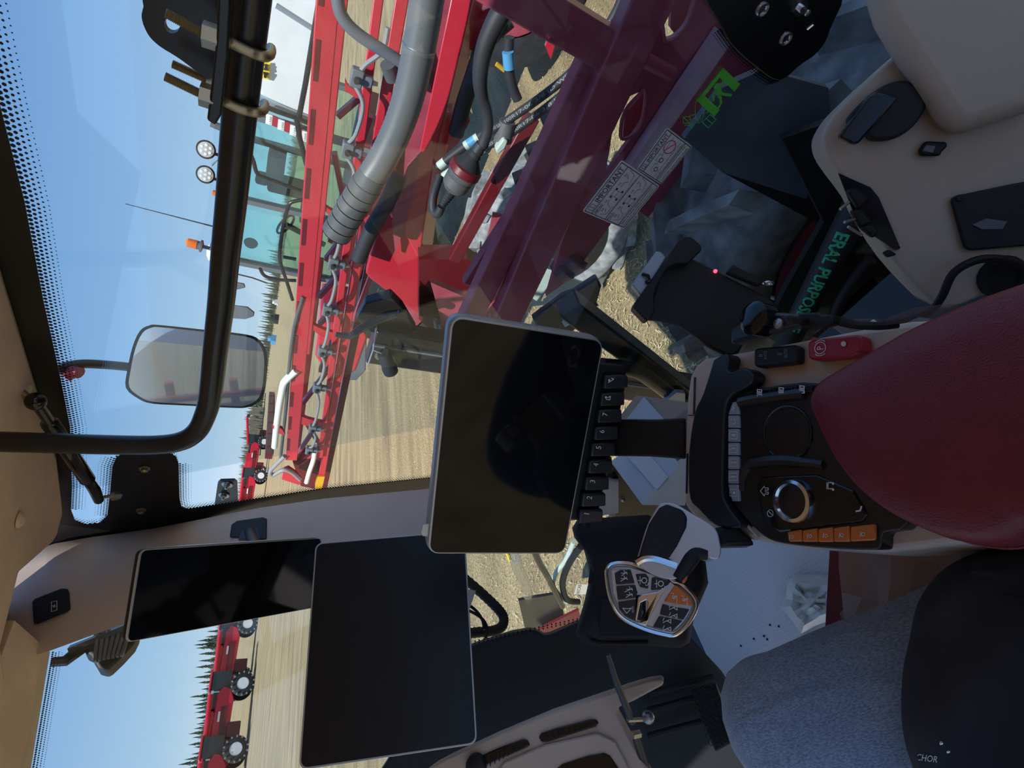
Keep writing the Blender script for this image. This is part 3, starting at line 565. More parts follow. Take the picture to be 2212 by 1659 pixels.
# two rocker switches
bs = ob('light_switch', MB().prism([C(*p, .015) for p in [(1628, 757), (1634, 752), (1716, 744), (1722, 750), (1721, 784), (1634, 794), (1628, 788)]], (0, 0, -.014)), 'slate', con, bevel=.003)
qd = Quad(C(1638, 784, .0153), C(1638, 754, .0153), C(1716, 746, .0153), C(1716, 778, .0153)); g_ = MB(); qd.text(g_, 'AUTO', .2, .18, .8, .27, .001); qd.text(g_, 'AUTO', .2, .74, .8, .84, .001); qd.line(g_, [(.45, .03), (.45, .13)], .0006); qd.line(g_, [(.55, .03), (.55, .13)], .0006); qd.line(g_, [(.45, .56), (.45, .68)], .0006); qd.line(g_, [(.55, .56), (.55, .68)], .0006); ob('switch_mark', g_, 'hosegrey', bs, flat=True)
rs = ob('parking_switch', MB().prism([C(*p, .019) for p in [(1744, 740), (1752, 733), (1852, 722), (1861, 728), (1862, 760), (1838, 770), (1752, 778), (1745, 772)]], (0, 0, -.018)), 'redplastic', con, bevel=.003)
qd = Quad(C(1755, 772, .0192), C(1755, 736, .0192), C(1790, 732, .0192), C(1790, 768, .0192)); g_ = MB(); qd.text(g_, 'P', .40, .32, .60, .72, .001); qd.circle(g_, .5, .52, .0063, .0009, .001); qd.circle(g_, .5, .52, .0085, .0009, .001, a0=-.7, a1=.7, n=8); qd.circle(g_, .5, .52, .0085, .0009, .001, a0=math.pi-.7, a1=math.pi+.7, n=8)
qd2 = Quad(C(1815, 750, .0192), C(1815, 736, .0192), C(1832, 736, .0192), C(1832, 750, .0192)); qd2.disc(g_, .5, .5, .0028, .001); ob('switch_mark', g_, 'print', rs, flat=True)
# beige front edge seams
for sq_ in ([(1500, 815), (1503, 815), (1501, 895), (1498, 895)], [(1487, 896), (1500, 896), (1500, 898), (1487, 898)], [(1484, 980), (1487, 980), (1485, 1066), (1482, 1066)]): ob('front_seam', MB().prism([C(*p, .0006) for p in sq_], (0, 0, .001)), 'ink', con)
# the pad
ZP = 2.70
pp = [(1739, 858), (1746, 838), (1765, 816), (1820, 782), (1890, 742), (1960, 702), (2040, 664), (2140, 622), (2230, 590)]
pq = [(2230, 1140), (2180, 1168), (2140, 1177), (2100, 1178), (2040, 1168), (1990, 1150), (1930, 1122), (1880, 1088), (1830, 1040), (1785, 975), (1755, 910), (1742, 880)]
pp = [(p.x, p.y) for p in smoothpts([V((*p, 0)) for p in pp], 3)]; pq = [(p.x, p.y) for p in smoothpts([V((*p, 0)) for p in pq], 3)]
Q = [PZ(*p, ZP) for p in pp]+[PZ(2230, 590, ZP)-SA*.20, PZ(2230, 1140, ZP)-SA*.16]+[PZ(*p, ZP) for p in pq]
ce = sum(Q, V((0, 0, 0)))/len(Q)
def insetz(k, z): return [V((p.x, p.y, 0)).lerp(V((ce.x, ce.y, 0)), k)+ZV(z) for p in Q]
pad = ob('armrest_pad', MB().loft([insetz(.06, ZP-.085), insetz(.015, ZP-.075), insetz(.0, ZP-.05), insetz(-.004, ZP-.028), insetz(.01, ZP-.012), insetz(.05, ZP-.002), insetz(.12, ZP+.003), insetz(.4, ZP+.006)]), 'redleather', con, sharp=80)
sm = insetz(-.004, ZP-.036); ob('seam_piping', MB().tube(sm+[sm[0]], .0022, 6), 'redleather', pad)
# ================================================================== monitor on the console
A4 = parq([(920, 1196), (972, 677), (1306, 731), (1220, 1196)], .80)   # TL TR BR BL upright
qm = Quad(*A4); wm = (A4[1]-A4[0]).length; print('monitor', wm, (A4[3]-A4[0]).length)
mon = thing('display_monitor', 'dark screen monitor with numbered keys on the armrest console', 'monitor', A4[3])
ob('housing', MB().prism(qm.rrect(0, 0, 1, 1, .018, -.001), -qm.n*.022), 'bezelgrey', mon, bevel=.004, seg=3)
ob('rim', MB().prism(qm.rrect(.004, .006, .996, .994, .017), qm.n*.0025), 'bezel', mon, bevel=.001)
ob('screen', MB().prism(qm.rrect(.013, .02, .987, .98, .013, .0028), qm.n*.0012), 'screen', mon)
def Mq(px, py, up=0.0): return PP(px, py, A4[0]+qm.n*up, qm.n)
ob('protective_tab', MB().prism([Mq(*p, -.004) for p in [(928, 1131), (914, 1133), (910, 1150), (913, 1157), (932, 1158)]], qm.n*.001), 'plasticfilm', mon)
bar = [(1287, 785), (1354, 792), (1352, 835), (1290, 1124), (1250, 1126), (1228, 1122)]
ob('key_bar', MB().prism([Mq(*p, -.014) for p in bar], -qm.n*.012), 'blackplastic', mon, bevel=.003)
kc = [(1268, 1110), (1274, 1075), (1281, 1040), (1288, 1004), (1294, 967), (1301, 932), (1308, 895), (1314, 859), (1321, 822)]
for i, (x, y) in enumerate(kc):
    pts = [(x-20, y-13), (x+14, y-15), (x+30, y-14), (x+30, y+13), (x+12, y+14), (x-23, y+15)]
    kk = ob('key', MB().prism([Mq(*p, -.012) for p in pts], qm.n*.009), 'blacksatin', mon, bevel=.003)
    qd = Quad(Mq(x-8, y+6), Mq(x-6, y-7), Mq(x+7, y-5), Mq(x+5, y+8), -.0015); g_ = MB()
    if i < 7: qd.text(g_, str(i+1), .25, .1, .75, .95, .0005)
    else:
        qd.disc(g_, .5, .2, .0018, .0005); qd.line(g_, [(.2, .3), (.2, .9), (.8, .9), (.5, .5)] if i == 7 else [(.1, .1), (.5, .6), (.8, .9), (.9, .5)], .0012, .0005)
    ob('key_mark', g_, 'print', kk, flat=True)
ob('neck', MB().loft([[Mq(1315, 905, -.03), Mq(1308, 985, -.03), Mq(1308, 985, -.05), Mq(1315, 905, -.05)], [PZ(1400, 907, ZC+.03), PZ(1400, 986, ZC+.03), PZ(1400, 986, ZC+.01), PZ(1400, 907, ZC+.01)], [PZ(1482, 903, ZC-.005), PZ(1482, 992, ZC-.005), PZ(1482, 992, ZC-.03), PZ(1482, 903, ZC-.03)]]), 'blackplastic', mon, bevel=.003)
# ================================================================== big display and upper display
def slate_display(name, label, tl, tr, br, bl, sc, thick, rad, scr):
    c4 = parq([tl, tr, br, bl], sc); q = Quad(*c4); print(name, (c4[1]-c4[0]).length, (c4[3]-c4[0]).length)
    t = thing(name, label, 'display', c4[3]); ob('back_shell', MB().prism(q.rrect(0, 0, 1, 1, rad, -.001), -q.n*thick), 'blackplastic', t, bevel=.003)
    ob('rim', MB().prism(q.rrect(0, 0, 1, 1, rad), q.n*.003), 'bezel', t, bevel=.0008)
    ob('screen', MB().prism(q.rrect(.008, .010, .992, .990, rad*.85, .0028), q.n*.001), scr, t)
    return t, q
t, qb = slate_display('wide_display', 'large matte black display panel ahead of the driver', (646, 1664), (682, 1174), (1004, 1146), (1031, 1607), .95, .03, .014, 'screenmatte')
ob('stalk', MB().tube([qb(.5, .6, -.02), qb(.45, .75, -.25)], .02, 10), 'blackplastic', t)
t, qc = slate_display('pillar_display', 'smaller glossy display mounted on the tan pillar', (268, 1388), (300, 1188), (694, 1162), (680, 1312), .92, .012, .010, 'screen')
ob('mount_arm', MB().tube([qc(.8, .62, -.012), pil(540, 1150, .0)], .014, 12), 'blackplastic', t)
ob('side_edge', MB().prism([qc(1, .04, -.001), qc(1, .96, -.001), qc(1, .96, -.013), qc(1, .04, -.013)], (qc(1, 0)-qc(0, 0)).normalized()*.002), 'bezel', t)
# mount pocket and charging port on the pillar
pm = thing('mount_pocket', 'black recessed mount pocket on the tan pillar behind display', 'mount', pil(540, 1145))
ol = [(496, 1160), (500, 1133), (512, 1125), (568, 1117), (577, 1121), (576, 1165)]
def pilplane(a, b_, c, lift):
    A, B_, C_ = pil(*a), pil(*b_), pil(*c); n_ = (B_-A).cross(C_-A).normalized(); n_ = n_ if n_.dot(CAM-A) > 0 else -n_; return A+n_*lift, n_
pp0, pnn = pilplane((500, 1150), (572, 1122), (540, 1160), .004)
ob('pocket_frame', MB().prism([PP(*p, pp0, pnn) for p in ol], ray(540, 1145).normalized()*.012), 'blackplastic', pm, bevel=.003)
ob('pocket_socket', MB().prism([PP(*p, pp0+pnn*.002, pnn) for p in [(515, 1164), (522, 1148), (555, 1140), (562, 1162)]], ray(540, 1145).normalized()*.004), 'blackgloss', pm)
cpo = thing('charging_port', 'black charging port with battery symbol on the tan pillar', 'port', pil(110, 1310))
ol = [(69, 1300), (76, 1293), (133, 1271), (146, 1272), (150, 1280), (153, 1316), (146, 1322), (82, 1348), (73, 1347)]
pp0, pnn = pilplane((80, 1340), (140, 1280), (140, 1315), .006)
ob('port_cover', MB().prism([PP(*p, pp0, pnn) for p in ol], ray(110, 1310).normalized()*.012), 'slate', cpo, bevel=.002)
cc = [PP(*p, pp0+pnn*.001, pnn) for p in [(110, 1322), (110, 1301), (124, 1298), (124, 1318)]]
q = Quad(*cc); g_ = MB(); q.line(g_, [(0, .1), (1, .1), (1, .95), (0, .95), (0, .1)], .0012, .001); q.line(g_, [(.6, .25), (.35, .55), (.65, .5), (.4, .8)], .0012, .001); ob('port_mark', g_, 'print', cpo, flat=True)
# ================================================================== joystick
jn = (CAM-PD(1410, 1290, .62)).normalized(); jn = (jn+V((-.1, -.25, .15))).normalized(); j0 = PD(1410, 1290, .62)
def J(px, py, up=0.0): return PP(px, py, j0+jn*up, jn)
joy = thing('joystick', 'silver and black control handle with orange key', 'joystick', PZ(1600, 1165, ZC-.02))
of = [(1311, 1231), (1316, 1222), (1327, 1217), (1358, 1217), (1394, 1229), (1437, 1242), (1453, 1256), (1467, 1260), (1492, 1281), (1504, 1301), (1501, 1321), (1483, 1351), (1460, 1371), (1440, 1371), (1403, 1362), (1367, 1348), (1345, 1335), (1329, 1317), (1317, 1285), (1311, 1249)]
of = sm2(of, 3)
head = ob('head', MB().prism([J(*p, -.002) for p in of], -jn*.028), 'silver', joy, bevel=.006, seg=3)
ob('rim', MB().tube([J(*p) for p in of]+[J(*of[0])], .0022, 8), 'chrome', joy)
ob('face', MB().prism([J(1322, 1233), J(1360, 1226), J(1440, 1252), J(1485, 1285), J(1494, 1305), J(1450, 1362), J(1400, 1350), J(1345, 1325), J(1325, 1280)], jn*.001), 'silver', joy)
keys = {'upper left boom key': [(1328, 1238), (1340, 1231), (1362, 1230), (1371, 1260), (1331, 1263)], 'lower left boom key': [(1331, 1266), (1372, 1263), (1377, 1280), (1374, 1291), (1335, 1296)], 'auto key': [(1335, 1300), (1374, 1294), (1372, 1342), (1350, 1330), (1338, 1315)],
        'reel key': [(1373, 1240), (1394, 1239), (1401, 1247), (1400, 1272), (1383, 1268), (1378, 1258)], 'reel down key': [(1408, 1248), (1415, 1246), (1449, 1256), (1438, 1268), (1425, 1273), (1406, 1275)],
        'upper right key': [(1431, 1304), (1446, 1309), (1489, 1316), (1476, 1339), (1425, 1327)], 'lower right key': [(1424, 1330), (1474, 1341), (1452, 1363), (1410, 1354)]}
ks = {'upper left boom key': 1, 'lower left boom key': 2, 'auto key': 3, 'reel key': 4, 'reel down key': 4, 'upper right key': 5, 'lower right key': 6}
for nm, pts in keys.items():
    kk = ob('key', MB().prism([J(*p, .0005) for p in pts], jn*.0032), 'blacksatin', joy, bevel=.001)
    cxm = sum(p[0] for p in pts)/len(pts); cym = sum(p[1] for p in pts)/len(pts); g_ = MB(); e = 14 if len(pts) > 4 or 'right' in nm else 10
    q = Quad(J(cxm-e, cym+e), J(cxm-e, cym-e), J(cxm+e, cym-e), J(cxm+e, cym+e), .0043); z = .0007
    k_ = ks[nm]
    if k_ in (1, 2):
        s_ = 1 if k_ == 1 else -1
        for o_ in (.0, .42): q.line(g_, [(.1+o_, .3+o_*.2*s_), (.3+o_, .65), (.5+o_, .55)], z); q.line(g_, [(.3+o_, .35), (.3+o_, .8)], z); q.line(g_, [(.22+o_, .8), (.4+o_, .72)], z)
    elif k_ == 3: q.line(g_, [(.2, .5), (.6, .2), (.55, .55), (.6, .85), (.2, .5)], z); q.text(g_, 'AUTO', .25, .9, .75, 1.05)
    elif k_ == 4: q.circle(g_, .5, .62, .0028, .0009, n=12); q.line(g_, [(.2, .3), (.8, .3)], z); q.line(g_, [(.5, .15), (.5, .4)], z); q.circle(g_, .25, .8, .0018, z, n=6, a0=1, a1=4)
    else:
        for o_ in (-.15, .45): q.line(g_, [(.15+o_, .2), (.4+o_, .8), (.1+o_, .8), (.3+o_, .5)], z); q.line(g_, [(.3+o_, .2), (.5+o_, .3)], z)
    ob('key_mark', g_, 'print', kk, flat=True)
kk = ob('orange_key', MB().prism([J(*p, .0005) for p in [(1457, 1265), (1463, 1266), (1490, 1290), (1497, 1305), (1494, 1309), (1434, 1299)]], jn*.0035), 'orange', joy, bevel=.0012)
g_ = MB(); q = Quad(J(1446, 1302), J(1446, 1278), J(1490, 1290), J(1490, 1312), .0045)
for o_ in (.0, .5): q.circle(g_, .6, .2+o_, .0016, .0006, n=8); q.line(g_, [(.15, .35+o_), (.8, .35+o_), (.5, .15+o_)], .0006)
q.text(g_, '2', .85, .05, .97, .2); q.text(g_, '1', .85, .55, .95, .7); ob('key_mark', g_, 'print', kk, flat=True)
ob('thumb_wheel', MB().lathe(J(1384, 1312, -.004), (J(1384, 1300)-J(1384, 1330)).normalized(), [(-.013, .006), (-.011, .0075), (.011, .0075), (.013, .006)], 20), 'blackgloss', joy)
ob('thumb_ridge', MB().prism([J(*p, .001) for p in [(1378, 1290), (1390, 1283), (1420, 1278), (1446, 1261), (1430, 1282), (1405, 1330), (1396, 1352), (1375, 1345), (1397, 1338), (1400, 1300), (1396, 1296), (1384, 1302), (1376, 1340), (1372, 1338)]], jn*.004), 'chrome', joy, bevel=.001)
# grip: silver sleeve with black palm pad
gr = [(1376, 1212), (1384, 1180), (1398, 1135), (1420, 1095), (1432, 1086), (1455, 1087), (1476, 1097), (1500, 1112), (1545, 1140), (1556, 1175), (1558, 1192), (1551, 1208), (1530, 1204), (1524, 1196), (1500, 1192), (1488, 1206), (1470, 1238), (1456, 1252), (1420, 1246), (1385, 1226)]
def J2(px, py, up=0.0): return PP(px, py, j0-jn*.030+jn*up, jn)
ob('grip', MB().prism([J2(*p, .034) for p in sm2(gr, 3)], -jn*.062), 'silver', joy, bevel=.016, seg=4)
ob('palm_pad', MB().prism([J2(*p, .0335) for p in [(1379, 1206), (1386, 1180), (1402, 1132), (1424, 1098), (1440, 1090), (1474, 1103), (1484, 1118), (1482, 1140), (1462, 1180), (1446, 1204), (1436, 1208), (1400, 1203)]], jn*.006), 'slate', joy, bevel=.004, seg=3)
ob('collar', MB().tube([J2(*p, .036) for p in [(1374, 1216), (1390, 1207), (1412, 1206), (1440, 1214), (1462, 1222)]], .0045, 8, 4), 'chrome', joy)
ob('trigger', MB().tube([J2(*p, .03) for p in [(1462, 1250), (1475, 1232), (1492, 1208), (1505, 1196), (1528, 1198)]], [.007, .008, .009, .008, .006], 10, 4), 'slate', joy)
ob('orange_trigger', MB().prism([J2(*p, .034) for p in [(1470, 1244), (1480, 1232), (1488, 1238), (1484, 1252), (1478, 1262), (1468, 1252)]], -jn*.012), 'orange', joy, bevel=.002)
ob('base_block', MB().prism([J2(*p, -.01) for p in [(1540, 1140), (1590, 1134), (1622, 1160), (1632, 1178), (1560, 1180)]], -jn*.04), 'blackplastic', joy, bevel=.004)
# ================================================================== phone holder
hn = V((-.55, -.70, .46)).normalized(); h0 = PD(1530, 650, .78)
def H(px, py, up=0.0): return PP(px, py, h0+hn*up, hn)
ph = thing('phone_holder', 'black empty phone cradle with red light on bracket', 'phone holder', H(1560, 760))
ob('cradle_plate', MB().prism([H(*p) for p in [(1395, 690), (1425, 585), (1490, 556), (1506, 562), (1590, 605), (1660, 640), (1678, 655), (1676, 668), (1650, 688), (1620, 720), (1597, 762), (1582, 770), (1570, 768), (1530, 748), (1510, 730), (1470, 704), (1425, 692)]], -hn*.012), 'blackplastic', ph, bevel=.004)
ob('upper_jaw', MB().prism([H(*p, .001) for p in [(1361, 672), (1365, 662), (1456, 532), (1468, 524), (1482, 523), (1503, 541), (1505, 552), (1490, 566), (1478, 579), (1446, 582), (1432, 590), (1412, 625), (1405, 645), (1407, 680), (1395, 698), (1388, 700)]], hn*.026), 'blackplastic', ph, bevel=.008, seg=3)
ob('jaw_face', MB().prism([H(*p, .02) for p in [(1365, 614), (1418, 542), (1428, 543), (1440, 556), (1420, 590), (1386, 640)]], -hn*.016), 'bezelgrey', ph, bevel=.002)
for js in ([(1434, 568), (1444, 553), (1447, 554), (1437, 569)], [(1373, 650), (1383, 637), (1385, 639), (1375, 652)]): ob('jaw_slot', MB().prism([H(*p, .0275) for p in js], hn*.0006), 'ink', ph)
ob('jaw_clip', MB().tube([H(1388, 592, .022), H(1400, 596, .026), H(1404, 606, .026), H(1396, 610, .022)], .0025, 8), 'blackgloss', ph)
ob('side_jaw', MB().prism([H(*p, .001) for p in [(1564, 593), (1578, 574), (1634, 604), (1642, 614), (1632, 622)]], hn*.010), 'blackplastic', ph, bevel=.003)
ob('status_light', MB().lathe(H(1545, 586, .001), hn, [(0, .0028), (.002, .0024), (.003, .001)], 12), 'led', ph)
ob('cable_loop', MB().ring(H(1660, 612, .004), SR, .006, .0018, 16, 6), 'chrome', ph)
ob('holder_stem', MB().prism([C(*p, .01) for p in [(1600, 712), (1640, 690), (1700, 680), (1760, 684), (1760, 705), (1680, 725), (1600, 748)]], (0, 0, .018)), 'blacksatin', ph, bevel=.004)
ob('stem_bolt', MB().lathe(C(1684, 700, .029), ZU, [(0, .006), (.003, .006), (.004, .003)], 12), 'zinc', ph)
ob('swivel_joint', MB().lathe(C(1640, 690, .03), ZU, [(-.01, .02), (.01, .02), (.014, .014)], 20), 'blackgloss', ph)
wc = thing('charge_cable', 'black cable with inline plug beside the phone cradle', 'cable', C(1780, 690, .03))
ob('wire', MB().tube([H(1674, 664, -.006), H(1690, 678, -.02), C(1712, 690, .045), C(1740, 694, .045)], .004, 8, 4), 'blackplastic', wc)
ob('inline_plug', MB().prism([C(*p, .03) for p in [(1744, 690), (1748, 682), (1790, 680), (1798, 686), (1818, 684), (1822, 702), (1798, 708), (1756, 714), (1746, 710)]], (0, 0, .016)), 'blackplastic', wc, bevel=.004)
ob('tail', MB().tube([C(1818, 694, .038), C(1850, 702, .034), C(1900, 704, .03), C(1940, 700, .02)], [.005, .004, .004, .004], 8, 4), 'blackplastic', wc)
ob('paper_scrap', MB().prism([C(*p, .012) for p in [(1864, 706), (1888, 690), (1906, 704)]], (0, 0, .001)), 'white', label='small white paper scrap beside the console cable', cat='paper')
# ================================================================== loose things in the cab
bn = V((-.45, -.62, .62)).normalized(); b0 = PD(1370, 1260, .98)
def Bg(px, py, up=0.0): return PP(px, py, b0+bn*up, bn)
bagp = [(1236, 1140), (1246, 1124), (1268, 1120), (1400, 1112), (1520, 1180), (1530, 1260), (1500, 1330), (1490, 1388), (1470, 1400), (1400, 1396), (1300, 1400), (1262, 1390), (1243, 1370), (1250, 1340), (1262, 1300), (1275, 1240), (1262, 1190), (1240, 1160)]
bag = thing('soft_bag', 'black soft zip bag beside the joystick', 'bag', Bg(1370, 1390))
bc = sum((V((x, y, 0)) for x, y in bagp), V((0, 0, 0)))/len(bagp)
def bagring(k, up): return [Bg(bc.x+(x-bc.x)*k, bc.y+(y-bc.y)*k, up) for x, y in bagp]
ob('bag_body', MB().loft([bagring(.9, -.10), bagring(1.0, -.08), bagring(1.0, -.02), bagring(.94, .008), bagring(.82, .02), bagring(.45, .026)]), 'bagcloth', bag, sharp=80)
ob('bag_seam', MB().tube([Bg(*p, .012) for p in [(1268, 1130), (1282, 1170), (1290, 1215), (1284, 1270), (1272, 1320), (1272, 1375), (1300, 1388), (1400, 1388)]], .004, 8, 4), 'bagcloth', bag)
ob('bag_seam', MB().tube([Bg(*p, .006) for p in [(1250, 1132), (1266, 1180), (1280, 1215), (1276, 1260)]], .005, 8, 4), 'bagcloth', bag)
ob('bag_pocket', MB().prism([Bg(*p, .022) for p in [(1298, 1290), (1306, 1288), (1420, 1300), (1440, 1360), (1400, 1376), (1300, 1376), (1292, 1340)]], bn*.008), 'bagcloth', bag, bevel=.004)
bx = thing('cardboard_box', 'open white and brown cardboard box behind the monitor neck', 'box', PX(1420, 1010, .80))
def BX(px, py, d=1.05): return PD(px, py, d)
a, b_, c_, d_, e_, f_ = BX(1322, 1000, 1.12), BX(1388, 1091, 1.02), BX(1500, 985, .98), BX(1445, 905, 1.10), BX(1480, 1092, .96), BX(1540, 1010, .95)
ob('top_flap', MB().prism([a, b_, BX(1468, 1005, .99), BX(1420, 930, 1.08)], V((.01, .01, -.006))), 'whitecard', bx)
ob('tape_strip', MB().prism([BX(1352, 982, 1.095), BX(1420, 1058, 1.005), BX(1444, 1030, .998), BX(1385, 960, 1.08)], V((-.001, -.001, .002))), 'label', bx)
ob('side_flap', MB().prism([b_, BX(1416, 1062, 1.005), BX(1468, 1005, .99), c_, e_], V((.012, .006, -.004))), 'creamcard', bx)
ob('box_side', MB().prism([BX(1392, 858, 1.15), BX(1352, 908, 1.16), BX(1436, 920, 1.08), BX(1500, 872, 1.04)], V((.02, .02, 0))), 'cardboard', bx)
ob('end_flap', MB().prism([BX(1392, 858, 1.145), BX(1355, 905, 1.155), BX(1436, 906, 1.09)], V((-.002, -.002, .004))), 'whitecard', bx)
ob('box_body', MB().prism([BX(1400, 870, 1.2), BX(1340, 1000, 1.2), BX(1400, 1090, 1.1), BX(1500, 1080, 1.05), BX(1520, 880, 1.1)], V((.06, .05, -.25))), 'cardboard', bx)
# ---- seat
seat = thing('driver_seat', 'dark red seat cushion under clear plastic film beside driver', 'seat', (0, .05, 2.0))
sc = V((-.06, -.08, 0))
def SS(a, r, z): return sc+SA*a+SR*r+ZV(z)
sc = V((-.05, .02, 0)); sec = [(-.26, 2.30), (-.25, 2.40), (-.20, 2.43), (0, 2.42), (.20, 2.43), (.25, 2.40), (.26, 2.30), (.22, 2.24), (-.22, 2.24)]
ob('cushion', MB().loft([[SS(a, r*k, 2.33+(z-2.33)*k) for r, z in sec] for a, k in ((-.25, .95), (-.22, 1), (.2, 1), (.42, 1), (.50, .97), (.535, .9))]), 'redleather', seat, sharp=60)
ob('seat_base', MB().box(SS(.1, 0, 2.10), .36, .40, .28, (SR, SA, ZU)), 'blackplastic', seat, bevel=.02)
fl = MB(); rows = []
for i in range(14):
    rw = []
    for j in range(7):
        a = .05+.50*i/13; z = 2.40-.16*j/6; rw.append(SS(a, .262+.012*random.random()+.01*math.sin(i*2.1+j*1.3), z+.01*random.random()))
    rows.append(rw)
fl.loft(rows, closed=False); ob('plastic_film', fl, 'filmwhite', seat, sharp=20)
rows = []
for i in range(16):
    a = .22+.35*i/15; rows.append([SS(a, -.25+.40*j/13, 2.446-(.0 if a < .49 else (a-.49)*1.4)-(.0 if j < 12 else .02)+random.uniform(-.012, .012)+.004*math.sin(i*1.7+j*.9)) for j in range(14)])
ob('plastic_film', MB().loft(rows, closed=False), 'filmwhite', seat, sharp=14)
cr = MB(); rows = []
wpx = [(1690, 1312), (1700, 1255), (1712, 1240), (1830, 1245), (1822, 1300), (1810, 1330), (1730, 1372), (1722, 1360)]
wc0 = V((sum(p[0] for p in wpx)/8, sum(p[1] for p in wpx)/8, 0)); rings = []
for k, up in ((1.0, 0), (.95, .03), (.7, .05), (.4, .04), (.15, .055)):
    rg = []
    for i in range(24):
        t = i/24*8; p = V((*wpx[int(t)], 0)).lerp(V((*wpx[(int(t)+1) % 8], 0)), t-int(t)); p = wc0+(p-wc0)*(k+random.uniform(-.05, .05)); rg.append(PZ(p.x, p.y, 1.972+up+random.uniform(-.008, .008)))
    rings.append(rg)
ob('crumpled_bag', MB().loft(rings), 'plasticfilm', label='crumpled translucent white plastic bag on floor by seat', cat='plastic bag', sharp=12)
# ---- driver: jeans and dark jacket (only lap and one leg in view)
dr = thing('person', 'seated person in blue jeans and black jacket', 'person', (0.05, .3, 1.97))
def limb(path, rad, n=20, k=6, flat=1.0):
    pts = smoothpts(path, k); rr = []
    for i in range(len(rad)-1): rr += [rad[i]+(rad[i+1]-rad[i])*j/k for j in range(k)]
    rr.append(rad[-1]); return MB().tube(pts, rr, n)
Kn = PD(1662, 1588, .63)
def skinmesh(name, verts, edges, rads, material, parent, sub=2):
    base = BASE[parent.name]; me = bpy.data.meshes.new(name); me.from_pydata([V(v)-base for v in verts], edges, []); o = bpy.data.objects.new(name, me); COL.objects.link(o); o.parent = parent; BASE[o.name] = base
    o.modifiers.new('skin', 'SKIN'); bpy.context.view_layer.update()
    if not me.skin_vertices: bpy.context.view_layer.objects.active = o
    for i, r in enumerate(rads): sv = me.skin_vertices[0].data[i]; sv.radius = r if isinstance(r, tuple) else (r, r); sv.use_root = (i == 0)
    s_ = o.modifiers.new('sub', 'SUBSURF'); s_.levels = sub; s_.render_levels = sub; me.materials.append(M[material]); o.modifiers['skin'].use_smooth_shade = True
    return o
pel = V((-.05, .05, 2.46)); hipR = V((.055, .09, 2.45)); hipL = V((-.15, .09, 2.45)); KnL = V((-.27, .50, 2.58))
T1, T2 = PD(2060, 1462, .57), PD(1860, 1510, .605)
jv = [pel, hipR, T1, T2, Kn, Kn+V((.022, .03, -.055)), Kn+V((.03, .02, -.25)), Kn+V((.035, .02, -.50)), hipL, hipL.lerp(KnL, .5)+ZV(.02), KnL, KnL+V((.02, .03, -.06)), KnL+V((.0, .02, -.25)), KnL+V((0, .02, -.50))]
je = [(0, 1), (1, 2), (2, 3), (3, 4), (4, 5), (5, 6), (6, 7), (0, 8), (8, 9), (9, 10), (10, 11), (11, 12), (12, 13)]
jr = [(.12, .11), .092, .088, .085, .080, .076, .068, .06, .095, .092, .080, .076, .068, .06]
skinmesh('jeans', jv, je, jr, 'denim', dr)
for kn in (Kn+V((.035, .02, -.50)), KnL+V((0, .02, -.50))):
    bsx = kn+V((0, .05, 0)); ob('shoe', MB().loft([[bsx+V((.045*x*w_, a, 0))+ZV(1.962-bsx.z+z*h) for x, z in ((-1, 0), (1, 0), (1, .6), (.6, 1), (-.6, 1), (-1, .6))] for a, w_, h in ((-.12, .8, .10), (-.05, 1, .11), (.05, 1, .085), (.13, 1, .06), (.18, .6, .045))]), 'blacksatin', dr, bevel=.01)
jk = [V((-.11, -.10, 2.58)), V((-.10, -.12, 2.72)), V((-.11, -.20, 2.88)), V((-.13, -.27, 3.02))]
skinmesh('jacket', [V((-.05, .04, 2.57)), V((-.06, -.02, 2.68)), V((-.07, -.10, 2.80)), V((-.09, -.20, 2.93))], [(0, 1), (1, 2), (2, 3)], [(.16, .14), (.16, .13), (.16, .12), (.15, .11)], 'jacket', dr)
hem = [(2260, 1130), (2150, 1184), (2080, 1210), (2030, 1245), (1990, 1305), (1968, 1380), (1958, 1450), (1955, 1530), (1962, 1600), (1980, 1670), (2010, 1760), (2050, 1850)]
hrs = []
for off, dep, in_ in ((8, .515, 1), (0, .50, 1), (14, .482, 1), (60, .468, 1), (140, .455, 1), (260, .44, 1), (420, .43, 1)):
    hrs.append([PD(x+off+random.uniform(-3, 3), y+off*.10*(1 if y > 1400 else .6), dep+.006*math.sin(i*1.3+off*.02)) for i, (x, y) in enumerate(hem)])
hrs = [smoothpts(r, 4) for r in hrs]
jf = MB().loft(hrs, closed=False); jfo = ob('jacket_front', jf, 'jacket', dr, sharp=80); sd_ = jfo.modifiers.new('thick', 'SOLIDIFY'); sd_.thickness = .004; sd_.offset = 0
# lettering and studs on the jacket
bpy.context.view_layer.update(); dg = bpy.context.evaluated_depsgraph_get(); jb = BVHTree.FromPolygons([tuple(v) for v in jf.v], jf.f)
def jk_at(px, py, lift=.004):
    d = ray(px, py).normalized(); h = jb.ray_cast(CAM, d); return h[0]-d*lift if h[0] else PD(px, py, .45)
vs, fs, asp = text2d('CHOR'); ob('jacket_lettering', MB().add([jk_at(1978+52*a+(1-b_)*0, 1648-10*a-14*b_+12) if False else jk_at(1978+46*a+3*b_, 1628+6*a+14*(1-b_)) for a, b_ in vs], fs), 'print', dr, flat=True)
for p in ((2033, 1604), (2048, 1622)): ob('jacket_stud', MB().ball(jk_at(*p, .001), .0022, 6), 'chrome', dr)
